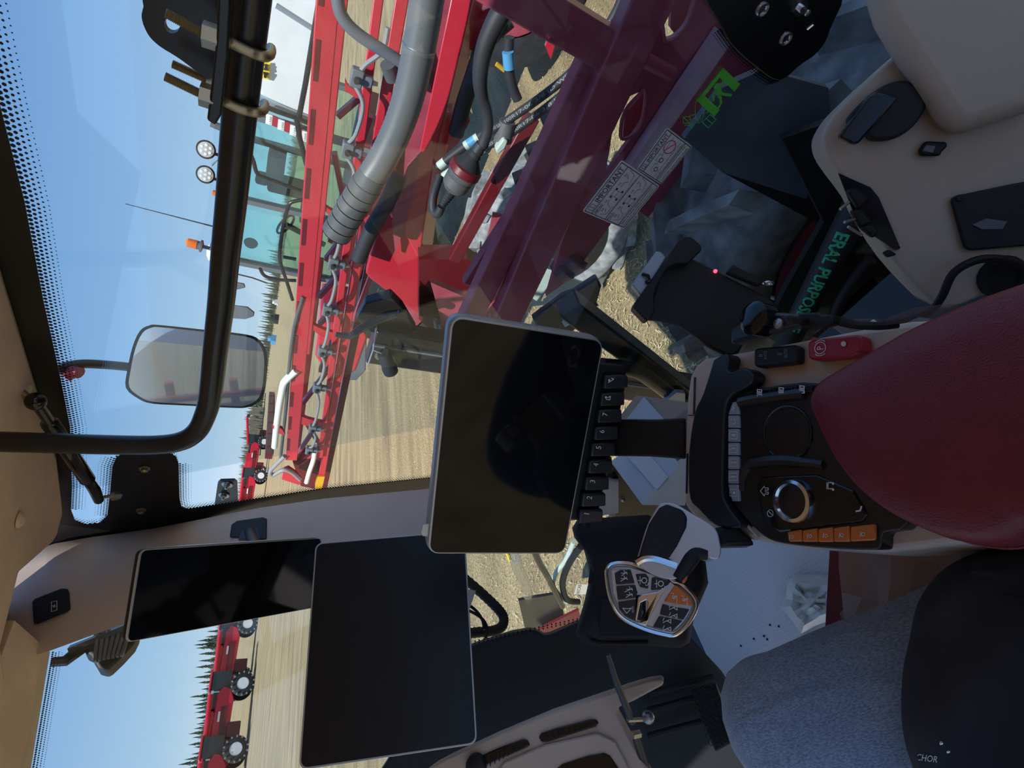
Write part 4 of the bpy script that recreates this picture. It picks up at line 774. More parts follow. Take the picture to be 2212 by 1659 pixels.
# ---- dash binnacle with vents
dn = V((-.25, -.72, .65)).normalized(); d0 = PD(1200, 1600, 1.02)
def DQ(px, py, up=0.0): return PP(px, py, d0+dn*up, dn)
dash = thing('dash_console', 'tan steering console with two black air vents', 'dashboard', DQ(1200, 1659))
do = [(925, 1659), (960, 1640), (1068, 1590), (1186, 1541), (1331, 1492), (1353, 1484), (1400, 1470), (1426, 1466), (1434, 1470), (1432, 1480), (1367, 1515), (1336, 1528), (1331, 1540), (1353, 1581), (1396, 1659), (1440, 1740), (900, 1740)]
ob('console_shell', MB().prism([DQ(*p) for p in do], -dn*.05), 'beige', dash, bevel=.014, seg=4)
ob('lower_step', MB().prism([DQ(*p, .001) for p in [(1060, 1690), (1090, 1645), (1180, 1607), (1290, 1582), (1330, 1600), (1380, 1700)]], dn*.006), 'beige', dash, bevel=.005)
for vp in ([(1164, 1592), (1170, 1583), (1200, 1573), (1276, 1553), (1288, 1554), (1294, 1561), (1288, 1569), (1182, 1602), (1170, 1602)], [(1012, 1662), (1040, 1632), (1080, 1614), (1130, 1596), (1140, 1598), (1146, 1609), (1136, 1615), (1056, 1650), (1040, 1670)]):
    vt = ob('air_vent', MB().prism([DQ(*p, .0005) for p in vp], dn*.004), 'blackgloss', dash, bevel=.002)
    for i in range(9):
        f0 = (i+1)/10; A = V((*vp[1], 0)).lerp(V((*vp[4], 0)), f0); B_ = V((*vp[8 if len(vp) > 8 else 7], 0)).lerp(V((*vp[6], 0)), f0)
        ob('vent_fin', MB().beam(DQ(A.x, A.y+4, .005), DQ(B_.x, B_.y-4, .005), .0012, .003, dn), 'blackplastic', vt)
ob('dash_screen', MB().prism([DQ(*p, .007) for p in [(1190, 1672), (1215, 1650), (1270, 1632), (1305, 1626), (1318, 1632), (1345, 1672), (1350, 1700), (1190, 1700)]], dn*.003), 'blackgloss', dash, bevel=.002)
ob('vent_knob', MB().lathe(DQ(1030, 1652, .003), dn, [(0, .02), (.012, .018), (.016, .012)], 20), 'slate', dash)
lv = thing('column_lever', 'black thin lever rod beside the steering console', 'lever', PD(1400, 1659, 1.0))
ob('rod', MB().tube([PD(1312, 1412, .93), PD(1330, 1470, .94), PD(1366, 1560, .96)], [.0045, .0055, .0065], 10), 'blacksatin', lv)
ob('rod_tail', MB().tube([PD(1372, 1585, .965), PD(1404, 1690, 1.0)], .0075, 10), 'blacksatin', lv)
ob('fitting', MB().tube([PD(1356, 1553, .955), PD(1402, 1551, .965)], .0055, 8), 'zinc', lv); ob('fitting', MB().tube([PD(1366, 1588, .955), PD(1382, 1584, .96)], .007, 6), 'zinc', lv)
ob('fitting', MB().ball(PD(1400, 1550, .96), .011, 8), 'steel', lv)
pd = thing('foot_pedal', 'black foot pedal with honeycomb tread on the floor', 'pedal', PD(1540, 1560, 1.20))
pn2 = V((-.2, -.6, .77)).normalized(); p0 = PD(1540, 1560, 1.20)
ob('pedal_plate', MB().prism([PP(x, y, p0, pn2) for x, y in [(1490, 1490), (1545, 1475), (1590, 1600), (1545, 1625)]], -pn2*.02), 'blackplastic', pd, bevel=.004)
for i in range(4):
    for j in range(9):
        ctr = PP(1500+i*14+j*4.5, 1492+j*14-i*3, p0+pn2*.001, pn2); _, ax, ay = frame(pn2); ob('tread_ring', MB().ring(ctr, pn2, .0062, .0009, 6, 4), 'blacksatin', pd)
# under-dash dark hardware
ob('pedal_box', MB().prism([PP(x, y, V((.2, 1.25, 2.0)), pn) for x, y in [(1410, 1520), (1540, 1480), (1560, 1659), (1440, 1700)]], -pn*.05), 'blacksatin', label='dark pedal housing under the steering console', cat='housing', bevel=.01)
for yy in (1500, 1535, 1590):
    ob('conduit', MB().tube([PP(1400, yy, pt0+pn*.03, pn), PP(1540, yy-38, pt0+pn*.03, pn)], .007, 8), 'blackplastic', label={1500: 'black conduit at the tip of the tan steering console', 1535: 'black conduit level with the lever fittings', 1590: 'black conduit farthest from the tan console tip'}[yy], cat='conduit', group='conduits under the dash')
# hoses and labels at the lower windscreen corner
hs = thing('coiled_hose', 'black ribbed hose loop at the windscreen bottom', 'hose', PY(1090, 1340, 1.62))
hp_ = [(985, 1238), (1010, 1255), (1050, 1290), (1078, 1318), (1088, 1335), (1085, 1352), (1068, 1362), (1030, 1366), (995, 1370)]
hpts = smoothpts([PY(*p, 1.55) for p in hp_], 8); ob('hose_run', MB().tube(hpts, [.0135+(.0015 if i % 2 else 0) for i in range(len(hpts))], 12), 'rubber', hs, sharp=80)
for pts in ([(995, 1312), (1025, 1325), (1046, 1342), (1052, 1365), (1040, 1395), (1010, 1412)], [(990, 1300), (1020, 1312), (1040, 1335), (1046, 1360)], [(1000, 1375), (1014, 1390), (1012, 1405)]): ob('loose_wire', MB().tube([PY(*p, 1.50) for p in pts], .0042, 8, 5), 'blackplastic', hs)
ob('hang_tag', MB().prism([PY(*p, 1.48) for p in [(995, 1270), (1028, 1276), (1012, 1322), (1000, 1330)]], (0, .002, 0)), 'label', label='pale paper tag hanging by the ribbed hose', cat='tag')
# ================================================================== grab rail with clamp, strut
rl = thing('grab_rail', 'black bent grab rail hanging from the cab roof', 'rail', PX(420, 940, .6))
rp_ = [(-40, 953), (100, 957), (250, 961), (340, 961), (392, 953), (425, 932), (444, 895), (455, 850), (466, 750), (478, 650), (487, 550), (500, 430), (512, 300), (527, 150), (543, 0), (551, -80)]
ob('rail_tube', MB().tube([PX(*p, .60) for p in rp_], .0165, 16, 4), 'blackpaint', rl, sharp=80)
ob('ceiling_flange', MB().lathe(PX(-40, 953, .6), (0, 0, 1), [(-.006, .035), (.01, .035)], 20), 'blackpaint', rl)
clp = thing('rail_clamp', 'black clamp plate with two U bolts on the grab rail', 'clamp', PX(470, 150, .58))
def R6(px, py, x=.575): return PX(px, py, x)
pl_ = [(478, 262), (486, 240), (500, 140), (508, 20), (510, -40), (490, -40), (462, 30), (455, 130), (446, 240), (470, 250)]
ob('saddle_bar', MB().prism([R6(*p, .57) for p in [(480, -60), (475, 60), (464, 160), (454, 238), (472, 250), (486, 226), (500, 100), (508, -60)]], (-.02, 0, 0)), 'blackpaint', clp, bevel=.002)
tong = [(306, 40), (310, 14), (322, -20), (480, -60), (470, 60), (462, 175), (440, 165), (385, 125), (345, 100), (320, 75)]
hole = R6(372, 53)
ctr = [R6(*p, .60) for p in tong]
# plate with a hole: strips around the hole
hc = (372, 53); tong = sm2(tong, 3); n_ = 56; inn = []; outr = []
def edgehit(ang):
    dx, dy = math.cos(ang), math.sin(ang); best = None
    for (x0, y0), (x1, y1) in zip(tong, tong[1:]+tong[:1]):
        den = dx*(y1-y0)-dy*(x1-x0)
        if abs(den) < 1e-9: continue
        t = ((x0-hc[0])*(y1-y0)-(y0-hc[1])*(x1-x0))/den; s_ = ((x0-hc[0])*dy-(y0-hc[1])*dx)/den
        if t > 0 and -1e-6 <= s_ <= 1+1e-6 and (best is None or t < best): best = t
    return hc[0]+dx*best, hc[1]+dy*best
for i in range(n_):
    a = 2*math.pi*i/n_; inn.append(R6(hc[0]+17*math.cos(a), hc[1]+19*math.sin(a), .60)); outr.append(R6(*edgehit(a), .60))
tv = V((.008, 0, 0)); tm = MB(); tm.add(inn+outr+[p+tv for p in inn]+[p+tv for p in outr], [(i, (i+1) % n_, n_+(i+1) % n_, n_+i) for i in range(n_)]+[(2*n_+i, 2*n_+(i+1) % n_, 3*n_+(i+1) % n_, 3*n_+i) for i in range(n_)]+[(i, (i+1) % n_, 2*n_+(i+1) % n_, 2*n_+i) for i in range(n_)]+[(n_+i, n_+(i+1) % n_, 3*n_+(i+1) % n_, 3*n_+i) for i in range(n_)])
ob('tongue_plate', tm, 'blackpaint', clp)
def threaded(a, b_, r):
    pts = []; rr = []; k = 22
    for i in range(k*2+1): pts.append(a.lerp(b_, i/(2*k))); rr.append(r*(1.0 if i % 2 else .8))
    return MB().tube(pts, rr, 12)
for (n1, n2), (c1, c2, c3, c4), outx in ((((362, 25), (440, 72)), [(508, 100), (540, 118), (578, 128), (586, 112)], 590), (((372, -10), (445, 40)), [(508, 100), (540, 118), (578, 128), (586, 112)], 590)):
    pass
for i, (tip, root) in enumerate([((358, 28), (438, 72)), ((376, 4), (452, 44)), ((356, 165), (432, 202)), ((372, 138), (448, 172))]):
    xx = .56 if i % 2 == 0 else .615; a, b_ = R6(*tip, xx), R6(*root, xx); ob('bolt_thread', threaded(a, b_, .0042), 'brass', clp, sharp=80)
    nd = (R6(root[0]+30, root[1]+10, xx)-b_).normalized(); ob('hex_nut', MB().hexnut(b_, nd, .0105, .012), 'zinc', clp)
for pts in ([(500, 92), (520, 103), (548, 116), (572, 122), (584, 116), (585, 104)], [(490, 221), (510, 232), (535, 240), (558, 243), (570, 236), (571, 224)]):
    ob('u_bolt', MB().tube([R6(pts[0][0]-14, pts[0][1]-6, .575)]+[R6(*p, .578) for p in pts[:4]]+[R6(*pts[4], .60), R6(*pts[5], .622)], .0048, 10, 4), 'brass', clp, sharp=80)
ob('warning_tape', MB().prism([R6(*p, .568) for p in [(480, 30), (492, 14), (501, 20), (496, 48), (484, 42)]], (-.008, 0, 0)), 'label', clp)
st = thing('gas_strut', 'black gas strut between the headliner and side window', 'strut', PX(140, 970, .76))
sa, sb = PX(80, 872, .745), PX(205, 1060, .765)
ob('cylinder', MB().tube([sa.lerp(sb, .16), sa.lerp(sb, .18), sa.lerp(sb, .84), sa.lerp(sb, .86)], [.010, .0155, .0155, .011], 16), 'blackgloss', st)
ob('rod', MB().tube([sa, sa.lerp(sb, .18)], .010, 12), 'blackgloss', st); ob('ball_end', MB().ball(sa.lerp(sb, -.02), .017, 10), 'blackgloss', st); ob('end_fitting', MB().tube([sa.lerp(sb, .86), sb, sb.lerp(PX(214, 1082, .775), .9)], [.011, .012, .011], 12), 'blackgloss', st)
ob('ball_stud', MB().tube([PX(40, 845, .765), PX(80, 872, .745)], [.008, .006], 10), 'brass', st); ob('ball_socket', MB().lathe(PX(38, 843, .775), (PX(80, 872, .745)-PX(38, 843, .775)).normalized(), [(0, .022), (.008, .02), (.012, .012)], 18), 'brass', st)
c = PX(228, 1074, .79); ob('stud', MB().tube([PX(210, 1075, .77), PX(262, 1070, .80)], .004, 8), 'zinc', st); ob('hex_nut', MB().hexnut(PX(243, 1072, .785), (PX(262, 1070, .80)-PX(210, 1075, .77)).normalized(), .011, .016), 'zinc', st)
# work light outside the windscreen, seen through it
wl = thing('work_light', 'grey ribbed work light outside the windscreen top', 'lamp', PY(240, 1390, 1.86))
lo = [(196, 1375), (212, 1361), (262, 1348), (296, 1350), (300, 1368), (288, 1392), (262, 1420), (232, 1448), (212, 1442), (196, 1415), (180, 1408)]
ob('lamp_body', MB().prism([PY(*p, 1.86) for p in lo], (0, .08, 0)), 'blackplastic', wl, bevel=.008)
for i in range(7):
    f0 = i/6; A = V((212, 1362, 0)).lerp(V((284, 1356, 0)), f0); B_ = V((206, 1430, 0)).lerp(V((262, 1418, 0)), f0); ob('cooling_rib', MB().beam(PY(A.x, A.y, 1.855), PY(B_.x, B_.y, 1.855), .008, .02, V((0, 1, 0))), 'greytrim', wl, bevel=.002)
ob('lamp_bracket', MB().tube([PY(112, 1430, 1.86), PY(140, 1428, 1.86), PY(176, 1400, 1.87), PY(200, 1385, 1.88)], [.012, .014, .016, .014], 8), 'blackpaint', wl)
ob('lamp_arm', MB().beam(PY(150, 1402, 1.87), PY(272, 1352, 1.84), .025, .012), 'blackpaint', wl)
# black bracket with two bolts outside
bb = thing('bolt_bracket', 'black outside bracket with two hex bolts near the pillar', 'bracket', G(490, 1060)+V((.12, 0, 0)))
ob('bracket_plate', MB().prism([PX(*p, 1.0) for p in [(470, 1046), (476, 1040), (506, 1039), (512, 1044), (514, 1088), (462, 1100)]], (.01, 0, 0)), 'blackpaint', bb)
for p in ((491, 1046), (484, 1069)): ob('hex_bolt', MB().lathe(PX(*p, 1.0), (-1, 0, .15), [(0, .017), (.003, .017)], 18).lathe(PX(*p, .997), (-1, 0, .15), [(0, .010), (.008, .010), (.012, .006), (.018, .004)], 6), 'zinc', bb)
# mirror
mr = thing('side_mirror', 'large rounded rear view mirror outside the right window', 'mirror', PX(560, 800, 1.4))
mo = [(272, 838), (275, 800), (286, 750), (302, 715), (322, 703), (345, 702), (440, 712), (530, 722), (560, 734), (576, 760), (577, 800), (572, 845), (560, 868), (535, 880), (500, 881), (400, 876), (330, 872), (300, 862)]
mo = sm2(mo, 3)
mc = V((sum(p[0] for p in mo)/len(mo), sum(p[1] for p in mo)/len(mo), 0)); mn = V((-.45, -.85, -.13)).normalized(); m0 = PX(430, 790, 1.45)
def Mi(px, py, up=0.0): return PP(px, py, m0+mn*up, mn)
def mring(k, up): return [Mi(mc.x+(x-mc.x)*k, mc.y+(y-mc.y)*k, up) for x, y in mo]
ob('housing', MB().loft([mring(.8, -.07), mring(.97, -.05), mring(1.0, -.01), mring(1.0, .004), mring(.955, .004), mring(.95, -.002)]), 'blackplastic', mr, sharp=50)
ob('mirror_glass', MB().prism(mring(.955, -.001), mn*.002), 'mirror', mr)
ob('mirror_arm', MB().tube([Mi(132, 796, -.03), Mi(150, 790, -.03), Mi(185, 786, -.03), Mi(240, 789, -.03), Mi(300, 795, -.03)], .015, 12, 5), 'blackpaint', mr, sharp=80)
ob('mirror_arm', MB().tube([Mi(132, 796, -.03), V((1.05, 1.45, 3.74)), V((.80, 1.35, 3.72))], .015, 10, 3), 'blackpaint', mr, sharp=80)
ob('arm_clamp', MB().tube([Mi(140, 815, -.03), Mi(160, 800, -.03), Mi(172, 806, -.02)], .02, 10), 'redpainthaze', mr)
# ================================================================== our own sprayer, outside the right window
def X3(px, py, x=3.0): return PX(px, py, x)
bm_ = thing('spray_boom', 'long red folded spray boom with grey nozzle units', 'boom', X3(860, 300))
def chord(nm, pts, x, w_, h_, material='redpaint'):
    P = [PX(*p, x) for p in pts]; a, b_ = P[0], P[-1]; return ob(nm, MB().beam(a, b_, w_, h_), material, bm_, bevel=.006)
chord('top_chord', [(718, -120), (630, 985)], 3.0, .10, .10)
for i in range(12):
    t0, t1 = i/12+.012, i/12+.06; a, b_ = PX(714, -120, 2.949), PX(626, 985, 2.949); ob('chord_slot', MB().beam(a.lerp(b_, t0)+ZV(.02), a.lerp(b_, t1)+ZV(.02), .004, .022), 'darkred', bm_)
chord('second_chord', [(750, -120), (661, 760)], 2.98, .055, .055)
chord('white_line', [(737, -60), (690, 350)], 3.02, .035, .035, 'pipewhite')
chord('middle_chord', [(822, -40), (692, 985)], 2.97, .045, .045)
chord('bottom_chord', [(874, -40), (692, 1040)], 3.0, .055, .06)
chord('far_chord', [(800, 560), (700, 1055)], 3.35, .06, .06, 'darkred')
chord('far_top_chord', [(690, 560), (640, 985)], 3.38, .06, .06, 'darkred')
zig = [((712, 520), (778, 430)), ((704, 560), (752, 500)), ((690, 640), (762, 560)), ((692, 800), (735, 690)), ((655, 870), (715, 790)), ((655, 900), (690, 960)), ((640, 985), (690, 910)), ((730, 250), (800, 190)), ((722, 330), (740, 420)), ((690, 700), (742, 640)), ((765, 690), (800, 600)), ((775, 330), (800, 250)), ((650, 1000), (700, 960)), ((735, 400), (800, 440))]
for a, b_ in zig: ob('lattice_bar', MB().beam(PX(*a, 3.12), PX(*b_, 3.12), .05, .03), 'redpainthaze', bm_, bevel=.004)
for (x0, y0, x1, y1) in ((690, 425, 745, 470), (662, 682, 722, 722), (640, 890, 700, 915), (745, 175, 790, 205)):
    o_ = []; n_ = 8
    for i in range(n_+1): t = i/n_; o_.append((x0+(x1-x0)*t, y0+(y1-y0)*(t**.45)-2))
    i_ = [(p[0]+(4+14*abs(t_-.5)*2), p[1]+14-(10*abs(.5-t_))*0) for p, t_ in zip(o_, [k/n_ for k in range(n_+1)])]
    ob('gusset', MB().prism([PX(*p, 2.96) for p in o_+[(x1+2, y1+14), (x0+(x1-x0)*.5, y0+(y1-y0)*.8+12), (x0+8, y0+26), (x0, y0+22)]], (.03, 0, 0)), 'redpaint', bm_)
nz_ = [(771, 167), (751, 323), (735, 450), (720, 568), (707, 669), (696, 758), (685, 837), (675, 925), (668, 972)]
hose_pts = []
for i, (x, y) in enumerate(nz_):
    c = PX(x, y, 2.90); k = ob('nozzle_body', MB().box(c, .05, .085, .06).box(c-ZV(.05), .035, .05, .05), 'nozzlegrey', bm_, bevel=.006)
    ob('nozzle_clip', MB().lathe(c+V((-.03, 0, 0)), (-1, 0, 0), [(0, .016), (.02, .014)], 12), 'rubber', k); ob('nozzle_tip', MB().lathe(c-ZV(.075), (0, 0, -1), [(0, .014), (.025, .01)], 10), 'steel', k)
    hose_pts.append(c)
for a, b_ in zip(hose_pts[:-1], hose_pts[1:]):
    sg = random.uniform(.02, .05); ob('feed_hose', MB().tube([a+V((0, .04, .0)), a.lerp(b_, .3)+V((-.02, 0, -sg)), a.lerp(b_, .7)+V((-.02, 0, -sg*.7)), b_-V((0, .04, 0))], .011, 8, 5), 'hosegrey', bm_)
ob('feed_hose', MB().tube([PX(838, 60, 2.9), PX(826, 110, 2.9), PX(790, 140, 2.9), PX(772, 165, 2.9)], .012, 8, 5), 'hosegrey', bm_)
ob('supply_pipe', MB().tube([PX(640, 800, 2.95), PX(617, 822, 2.95), PX(610, 840, 2.95), PX(600, 900, 2.95), PX(593, 965, 2.95)], .028, 10, 4), 'pipewhite', bm_)
ob('pipe_bracket', MB().prism([PX(*p, 2.93) for p in [(588, 922), (596, 935), (616, 940), (610, 928), (595, 918)]], (.03, 0, 0)), 'redpaint', bm_)
ob('end_pipe', MB().tube([PX(680, 960, 2.94), PX(678, 990, 2.94), PX(668, 1020, 2.94), PX(662, 1042, 2.94)], .022, 10, 3), 'pipewhite', bm_)
ob('end_hose', MB().tube([PX(615, 985, 2.94), PX(598, 1002, 2.94), PX(584, 1018, 2.94), PX(590, 1026, 2.94), PX(612, 1015, 2.94), PX(630, 1020, 2.94), PX(648, 1036, 2.94)], .02, 10, 5), 'hosegrey', bm_)
ob('upper_hose', MB().tube([PX(655, 640, 2.95), PX(640, 690, 2.95), PX(628, 760, 2.95), PX(618, 880, 2.95), PX(606, 990, 2.95)], .013, 8, 4), 'greyrubber', bm_)
ob('end_plate', MB().prism([PX(*p, 2.95) for p in [(612, 1018), (622, 1014), (640, 1026), (652, 1042), (646, 1048), (608, 1036)]], (.05, 0, 0)), 'redpaint', bm_, bevel=.005)
ob('end_plate', MB().prism([PX(*p, 3.1) for p in [(628, 985), (692, 965), (700, 1060), (650, 1050)]], (.05, 0, 0)), 'darkred', bm_)
ob('reflector_band', MB().beam(PX(694, 1024, 2.99), PX(688, 1050, 2.99), .062, .068), 'gold', bm_)
# thick duct hose with cuff
du = thing('duct_hose', 'thick grey ribbed hose with banded rubber cuff', 'hose', PX(760, 460, 2.2))
dp = [PX(*p, 2.2) for p in [(936, -120), (922, 0), (906, 100), (886, 195), (860, 275), (828, 342), (796, 390)]]
sp_ = smoothpts(dp, 14); ob('hose_wall', MB().tube(sp_, [.058+(.0012 if i % 2 else 0) for i in range(len(sp_))], 24), 'ducthose', du, sharp=80)
ca, cb_ = PX(806, 376, 2.2), PX(726, 506, 2.2); prof = []; L = (cb_-ca).length
for i in range(6):
    t0 = L*(.16+.14*i); prof += [(t0, .066), (t0+L*.125, .066), (t0+L*.128, .059), (t0+L*.138, .059)]
ob('cuff', MB().lathe(ca, cb_-ca, [(0, .060), (L*.15, .062)]+prof+[(L, .064), (L*1.0+.001, .05)], 32), 'greyrubber', du, sharp=30)
ob('hose_band', MB().ring(sp_[28], (sp_[30]-sp_[26]), .059, .003, 28, 6), 'steel', du)
ob('second_hose', MB().tube([PX(*p, 2.35) for p in [(860, 380), (835, 440), (800, 500), (775, 560)]], .038, 14, 4), 'rubber', du)
# curved black strip (outside handrail / loop)
ob('loop_strap', MB().tube([PX(*p, 2.6) for p in [(726, -60), (731, 10), (745, 45), (775, 75), (820, 105), (866, 135), (905, 165)]], .026, 8, 5), 'greytrim', label='grey curved strap in front of the boom', cat='strap', sharp=80)
ob('strap_roller', MB().lathe(PX(838, 138, 2.6), (.2, .6, -.4), [(0, .035), (.07, .035)], 18), 'greyrubber', label='grey round roller under the curved strap', cat='roller')
# inner boom frame
fr = thing('transport_cradle', 'dark red welded box frame in the cab shadow', 'frame', PX(1200, 300, 1.6))
def fbeam(nm, a, b_, x, w_, h_, material='redpainthaze', x2=None): return ob(nm, MB().beam(PX(*a, x), PX(*b_, x2 or x), w_, h_), material, fr, bevel=.006)
fbeam('cross_beam', (1040, -60), (1318, 108), 1.58, .085, .10)
fbeam('front_beam', (1300, 92), (985, 745), 1.60, .07, .085)
fbeam('lower_beam', (1440, -90), (1090, 690), 1.55, .07, .115)
fbeam('brace', (1255, 235), (1010, 610), 1.72, .045, .05)
fbeam('inner_rail', (1200, 440), (1000, 720), 1.9, .04, .04)
fbeam('inner_rail', (1210, 500), (1040, 700), 1.95, .035, .035)
fbeam('rear_rail', (1150, 250), (980, 560), 2.2, .05, .06, 'darkred')
ob('web_plate', MB().prism([PX(*p, 1.72) for p in keyhole([(1380, 20), (1560, -60), (1600, 80), (1440, 330), (1330, 470), (1235, 600), (1180, 640), (1215, 520), (1330, 240)], sm2([(1436, -20), (1500, -30), (1488, 40), (1466, 72), (1444, 84), (1434, 76)]), sm2([(1336, 230), (1392, 196), (1395, 215), (1388, 258), (1374, 284), (1340, 330), (1310, 372), (1316, 330)]))], (.02, 0, 0)), 'redpainthaze', fr)
for o_ in ([(1432, -30), (1508, -40), (1490, 40), (1468, 72), (1446, 86), (1434, 80)], [(1385, 200), (1392, 194), (1395, 215), (1388, 260), (1376, 285), (1350, 300), (1340, 290), (1350, 240)]):
    ob('slot_rim', MB().tube([PX(*p, 1.715) for p in sm2(o_)+sm2(o_)[:1]], .006, 6), 'redpainthaze', fr)
for bk in ([(1452, -30), (1520, -40), (1500, 50), (1470, 90), (1448, 60)], [(1350, 245), (1400, 190), (1402, 230), (1390, 280), (1368, 305), (1345, 300)]): ob('slot_back', MB().prism([PX(*p, 1.80) for p in bk], (.02, 0, 0)), 'redpainthaze', fr)
ob('lug', MB().tube([PX(1372, 118, 1.66), PX(1452, 160, 1.66)], .022, 10), 'redpainthaze', fr)
ob('base_channel', MB().prism([PX(*p, 2.3) for p in [(905, 560), (1010, 560), (1120, 640), (1120, 720), (960, 740), (905, 690)]], (.12, 0, 0)), 'darkred', fr)
ob('skid_plate', MB().prism([PX(*p, 2.1) for p in [(930, 610), (1000, 640), (1060, 640), (1100, 665), (1070, 720), (960, 720)]], (.04, 0, 0)), 'redpainthaze', fr)
ob('hole_plate', MB().prism([PX(*p, 2.0) for p in [(1065, 460), (1110, 470), (1120, 560), (1080, 600), (1040, 580)]], (.01, 0, 0)), 'redpainthaze', fr)
for p in ((1078, 486), (1094, 496), (1068, 508), (1084, 520), (1076, 540)): ob('plate_hole', MB().lathe(PX(*p, 1.998), (-1, 0, 0), [(0, .011), (.002, .010)], 12), 'label', fr)
# sunlit outer beam with end flare
sb_ = thing('swing_arm', 'bright red sunlit swing arm with wide end plate', 'arm', PX(880, 600, 2.4))
ob('arm_tube', MB().loft([[PX(x, y, 2.4+dx) for x, y, dx in q] for q in ([(985, -60, 0), (1035, -60, 0), (1062, -60, .12), (1000, -60, .12)], [(905, 330, 0), (938, 340, 0), (960, 345, .12), (915, 330, .12)], [(872, 500, 0), (905, 560, 0), (930, 570, .12), (890, 500, .12)])]), 'redpaint', sb_, bevel=.006)
ob('end_plate', MB().prism([PX(*p, 2.42) for p in [(834, 449), (850, 480), (872, 490), (900, 484), (905, 560), (915, 610), (955, 650), (978, 692), (945, 708), (908, 684), (800, 602), (790, 590), (800, 553)]], (.05, 0, 0)), 'redpaint', sb_, bevel=.006)
ob('shadow_slab', MB().prism([PX(*p, 2.38) for p in [(908, 330), (895, 420), (880, 470), (854, 549), (846, 478), (880, 360)]], (.015, 0, 0)), 'redpainthaze', sb_)  # dark slab in place of the shadow cast across the end plate
ob('box_post', MB().prism([PX(*p, 2.30) for p in [(905, 600), (990, 690), (1000, 740), (940, 730), (905, 680)]], (.10, 0, 0)), 'redpainthaze', sb_, bevel=.005)
for p in ([(940, 690), (945, 725)], [(950, 700), (955, 735)], [(960, 705), (970, 740)]): ob('hose_line', MB().tube([PX(*q, 2.25) for q in p], .012, 8), 'hosegrey', sb_)
ob('red_flag_plate', MB().prism([PX(*p, 2.5) for p in [(1030, 30), (1070, 10), (1060, 60), (1020, 110), (1005, 100)]], (.02, 0, 0)).prism([PX(*p, 2.5) for p in [(965, 290), (1000, 268), (1012, 245), (1015, 262), (990, 310), (955, 340)]], (.02, 0, 0)).prism([PX(*p, 2.5) for p in [(1185, 80), (1205, 75), (1190, 128), (1178, 100)]], (.02, 0, 0)), 'redpaint', sb_)
ob('panel_sheet', MB().prism([PX(*p, 2.75) for p in [(925, -80), (1010, -80), (990, 60), (960, 200), (930, 330), (905, 470), (845, 430), (850, 300), (872, 180), (905, 60)]], (.03, 0, 0)), 'redpainthaze', fr, bevel=.004)
ob('panel_flange', MB().prism([PX(*p, 2.72) for p in [(925, -80), (905, 60), (872, 180), (850, 300), (845, 430), (852, 436), (860, 300), (882, 185), (914, 65), (936, -80)]], (.14, 0, 0)), 'darkred', fr)
ob('panel_rib', MB().beam(PX(905, 80, 2.73), PX(955, 240, 2.73), .03, .03), 'darkred', fr)
# plug connector
pg = thing('plug_connector', 'large dark rubber plug hanging on a thick cable', 'connector', PX(960, 460, 1.8))
ob('cable', MB().tube([PX(*p, 1.8) for p in [(1150, -90), (1112, -20), (1075, 40), (1048, 100), (1037, 160), (1040, 205), (1052, 245), (1053, 280), (1042, 315)]], [.03, .03, .03, .027, .024, .021, .018, .018, .02], 14, 5), 'rubber', pg, sharp=80)
pa, pb = PX(1040, 312, 1.8), PX(950, 452, 1.8); L = (pb-pa).length
ob('boot', MB().lathe(pa, pb-pa, [(0, .02), (L*.10, .022), (L*.12, .019), (L*.16, .025), (L*.18, .022), (L*.30, .05)], 28), 'rubber', pg, sharp=30)
ob('flange', MB().lathe(pa, pb-pa, [(L*.30, .05), (L*.32, .058), (L*.40, .060), (L*.42, .054)], 28), 'darkred', pg)
ob('shell', MB().lathe(pa, pb-pa, [(L*.42, .054), (L*.48, .050), (L*.49, .048), (L*.50, .050), (L*.62, .048), (L*.68, .034)], 28), 'greyrubber', pg, sharp=30)
ob('strain_relief', MB().lathe(pa, pb-pa, [(L*(.68+.02*i), .024-.0008*i-(.004 if i % 2 else 0)) for i in range(14)], 18), 'rubber', pg, sharp=20)
ob('tail', MB().tube([pa.lerp(pb, .96), PX(946, 462, 1.8), PX(936, 456, 1.82), PX(936, 425, 1.85), PX(950, 380, 1.9)], .016, 10, 4), 'rubber', pg)
# hydraulic hoses with print
hg = 'FLEX DN10 SAE 100R17-06 3/8 ID WP 207 BAR (3000 PSI)'
for k, pts in enumerate(([(1352, -30), (1320, 45), (1230, 160), (1100, 258), (1040, 292), (985, 330), (945, 362)], [(1370, -20), (1340, 55), (1245, 178), (1115, 280), (1052, 316), (1000, 350), (955, 385)])):
    hh = thing('hydraulic_hose', ['printed black hydraulic hose running farther from the dark frame beam', 'printed black hydraulic hose running nearest the dark frame beam'][k], 'hose', PX(*pts[-1], 2.0), group='printed hydraulic hoses')
    P = smoothpts([PX(*p, 2.0) for p in pts], 8); ob('hose_run', MB().tube(P, .0155, 12), 'rubber', hh, sharp=80)
    vs, fs, asp = text2d(hg); tx = MB(); seg0 = 8; nseg = 24
    def along(t):
        f0 = seg0+t*nseg; i = min(int(f0), len(P)-2); return P[i].lerp(P[i+1], f0-i), (P[i+1]-P[i]).normalized()
    out = []
    for a, b_ in vs:
        c, tg = along(1-a); v = (CAM-c).normalized(); sd = tg.cross(v).normalized(); 
        if sd.z < 0: sd = -sd
        out.append(c+v*.016+sd*((b_-.5)*.016))
    tx.add(out, fs); ob('hose_print', tx, 'hosegrey', hh, flat=True)
    for a, b_, mm in ((33, 38, 'palegreen'), (44, 48, 'palegreen')): ob('label_sleeve', MB().tube(P[a:b_], .017, 12), mm, hh)
    ob('blue_band', MB().tube(P[34:37], .0173, 12), 'bluelabel', hh)
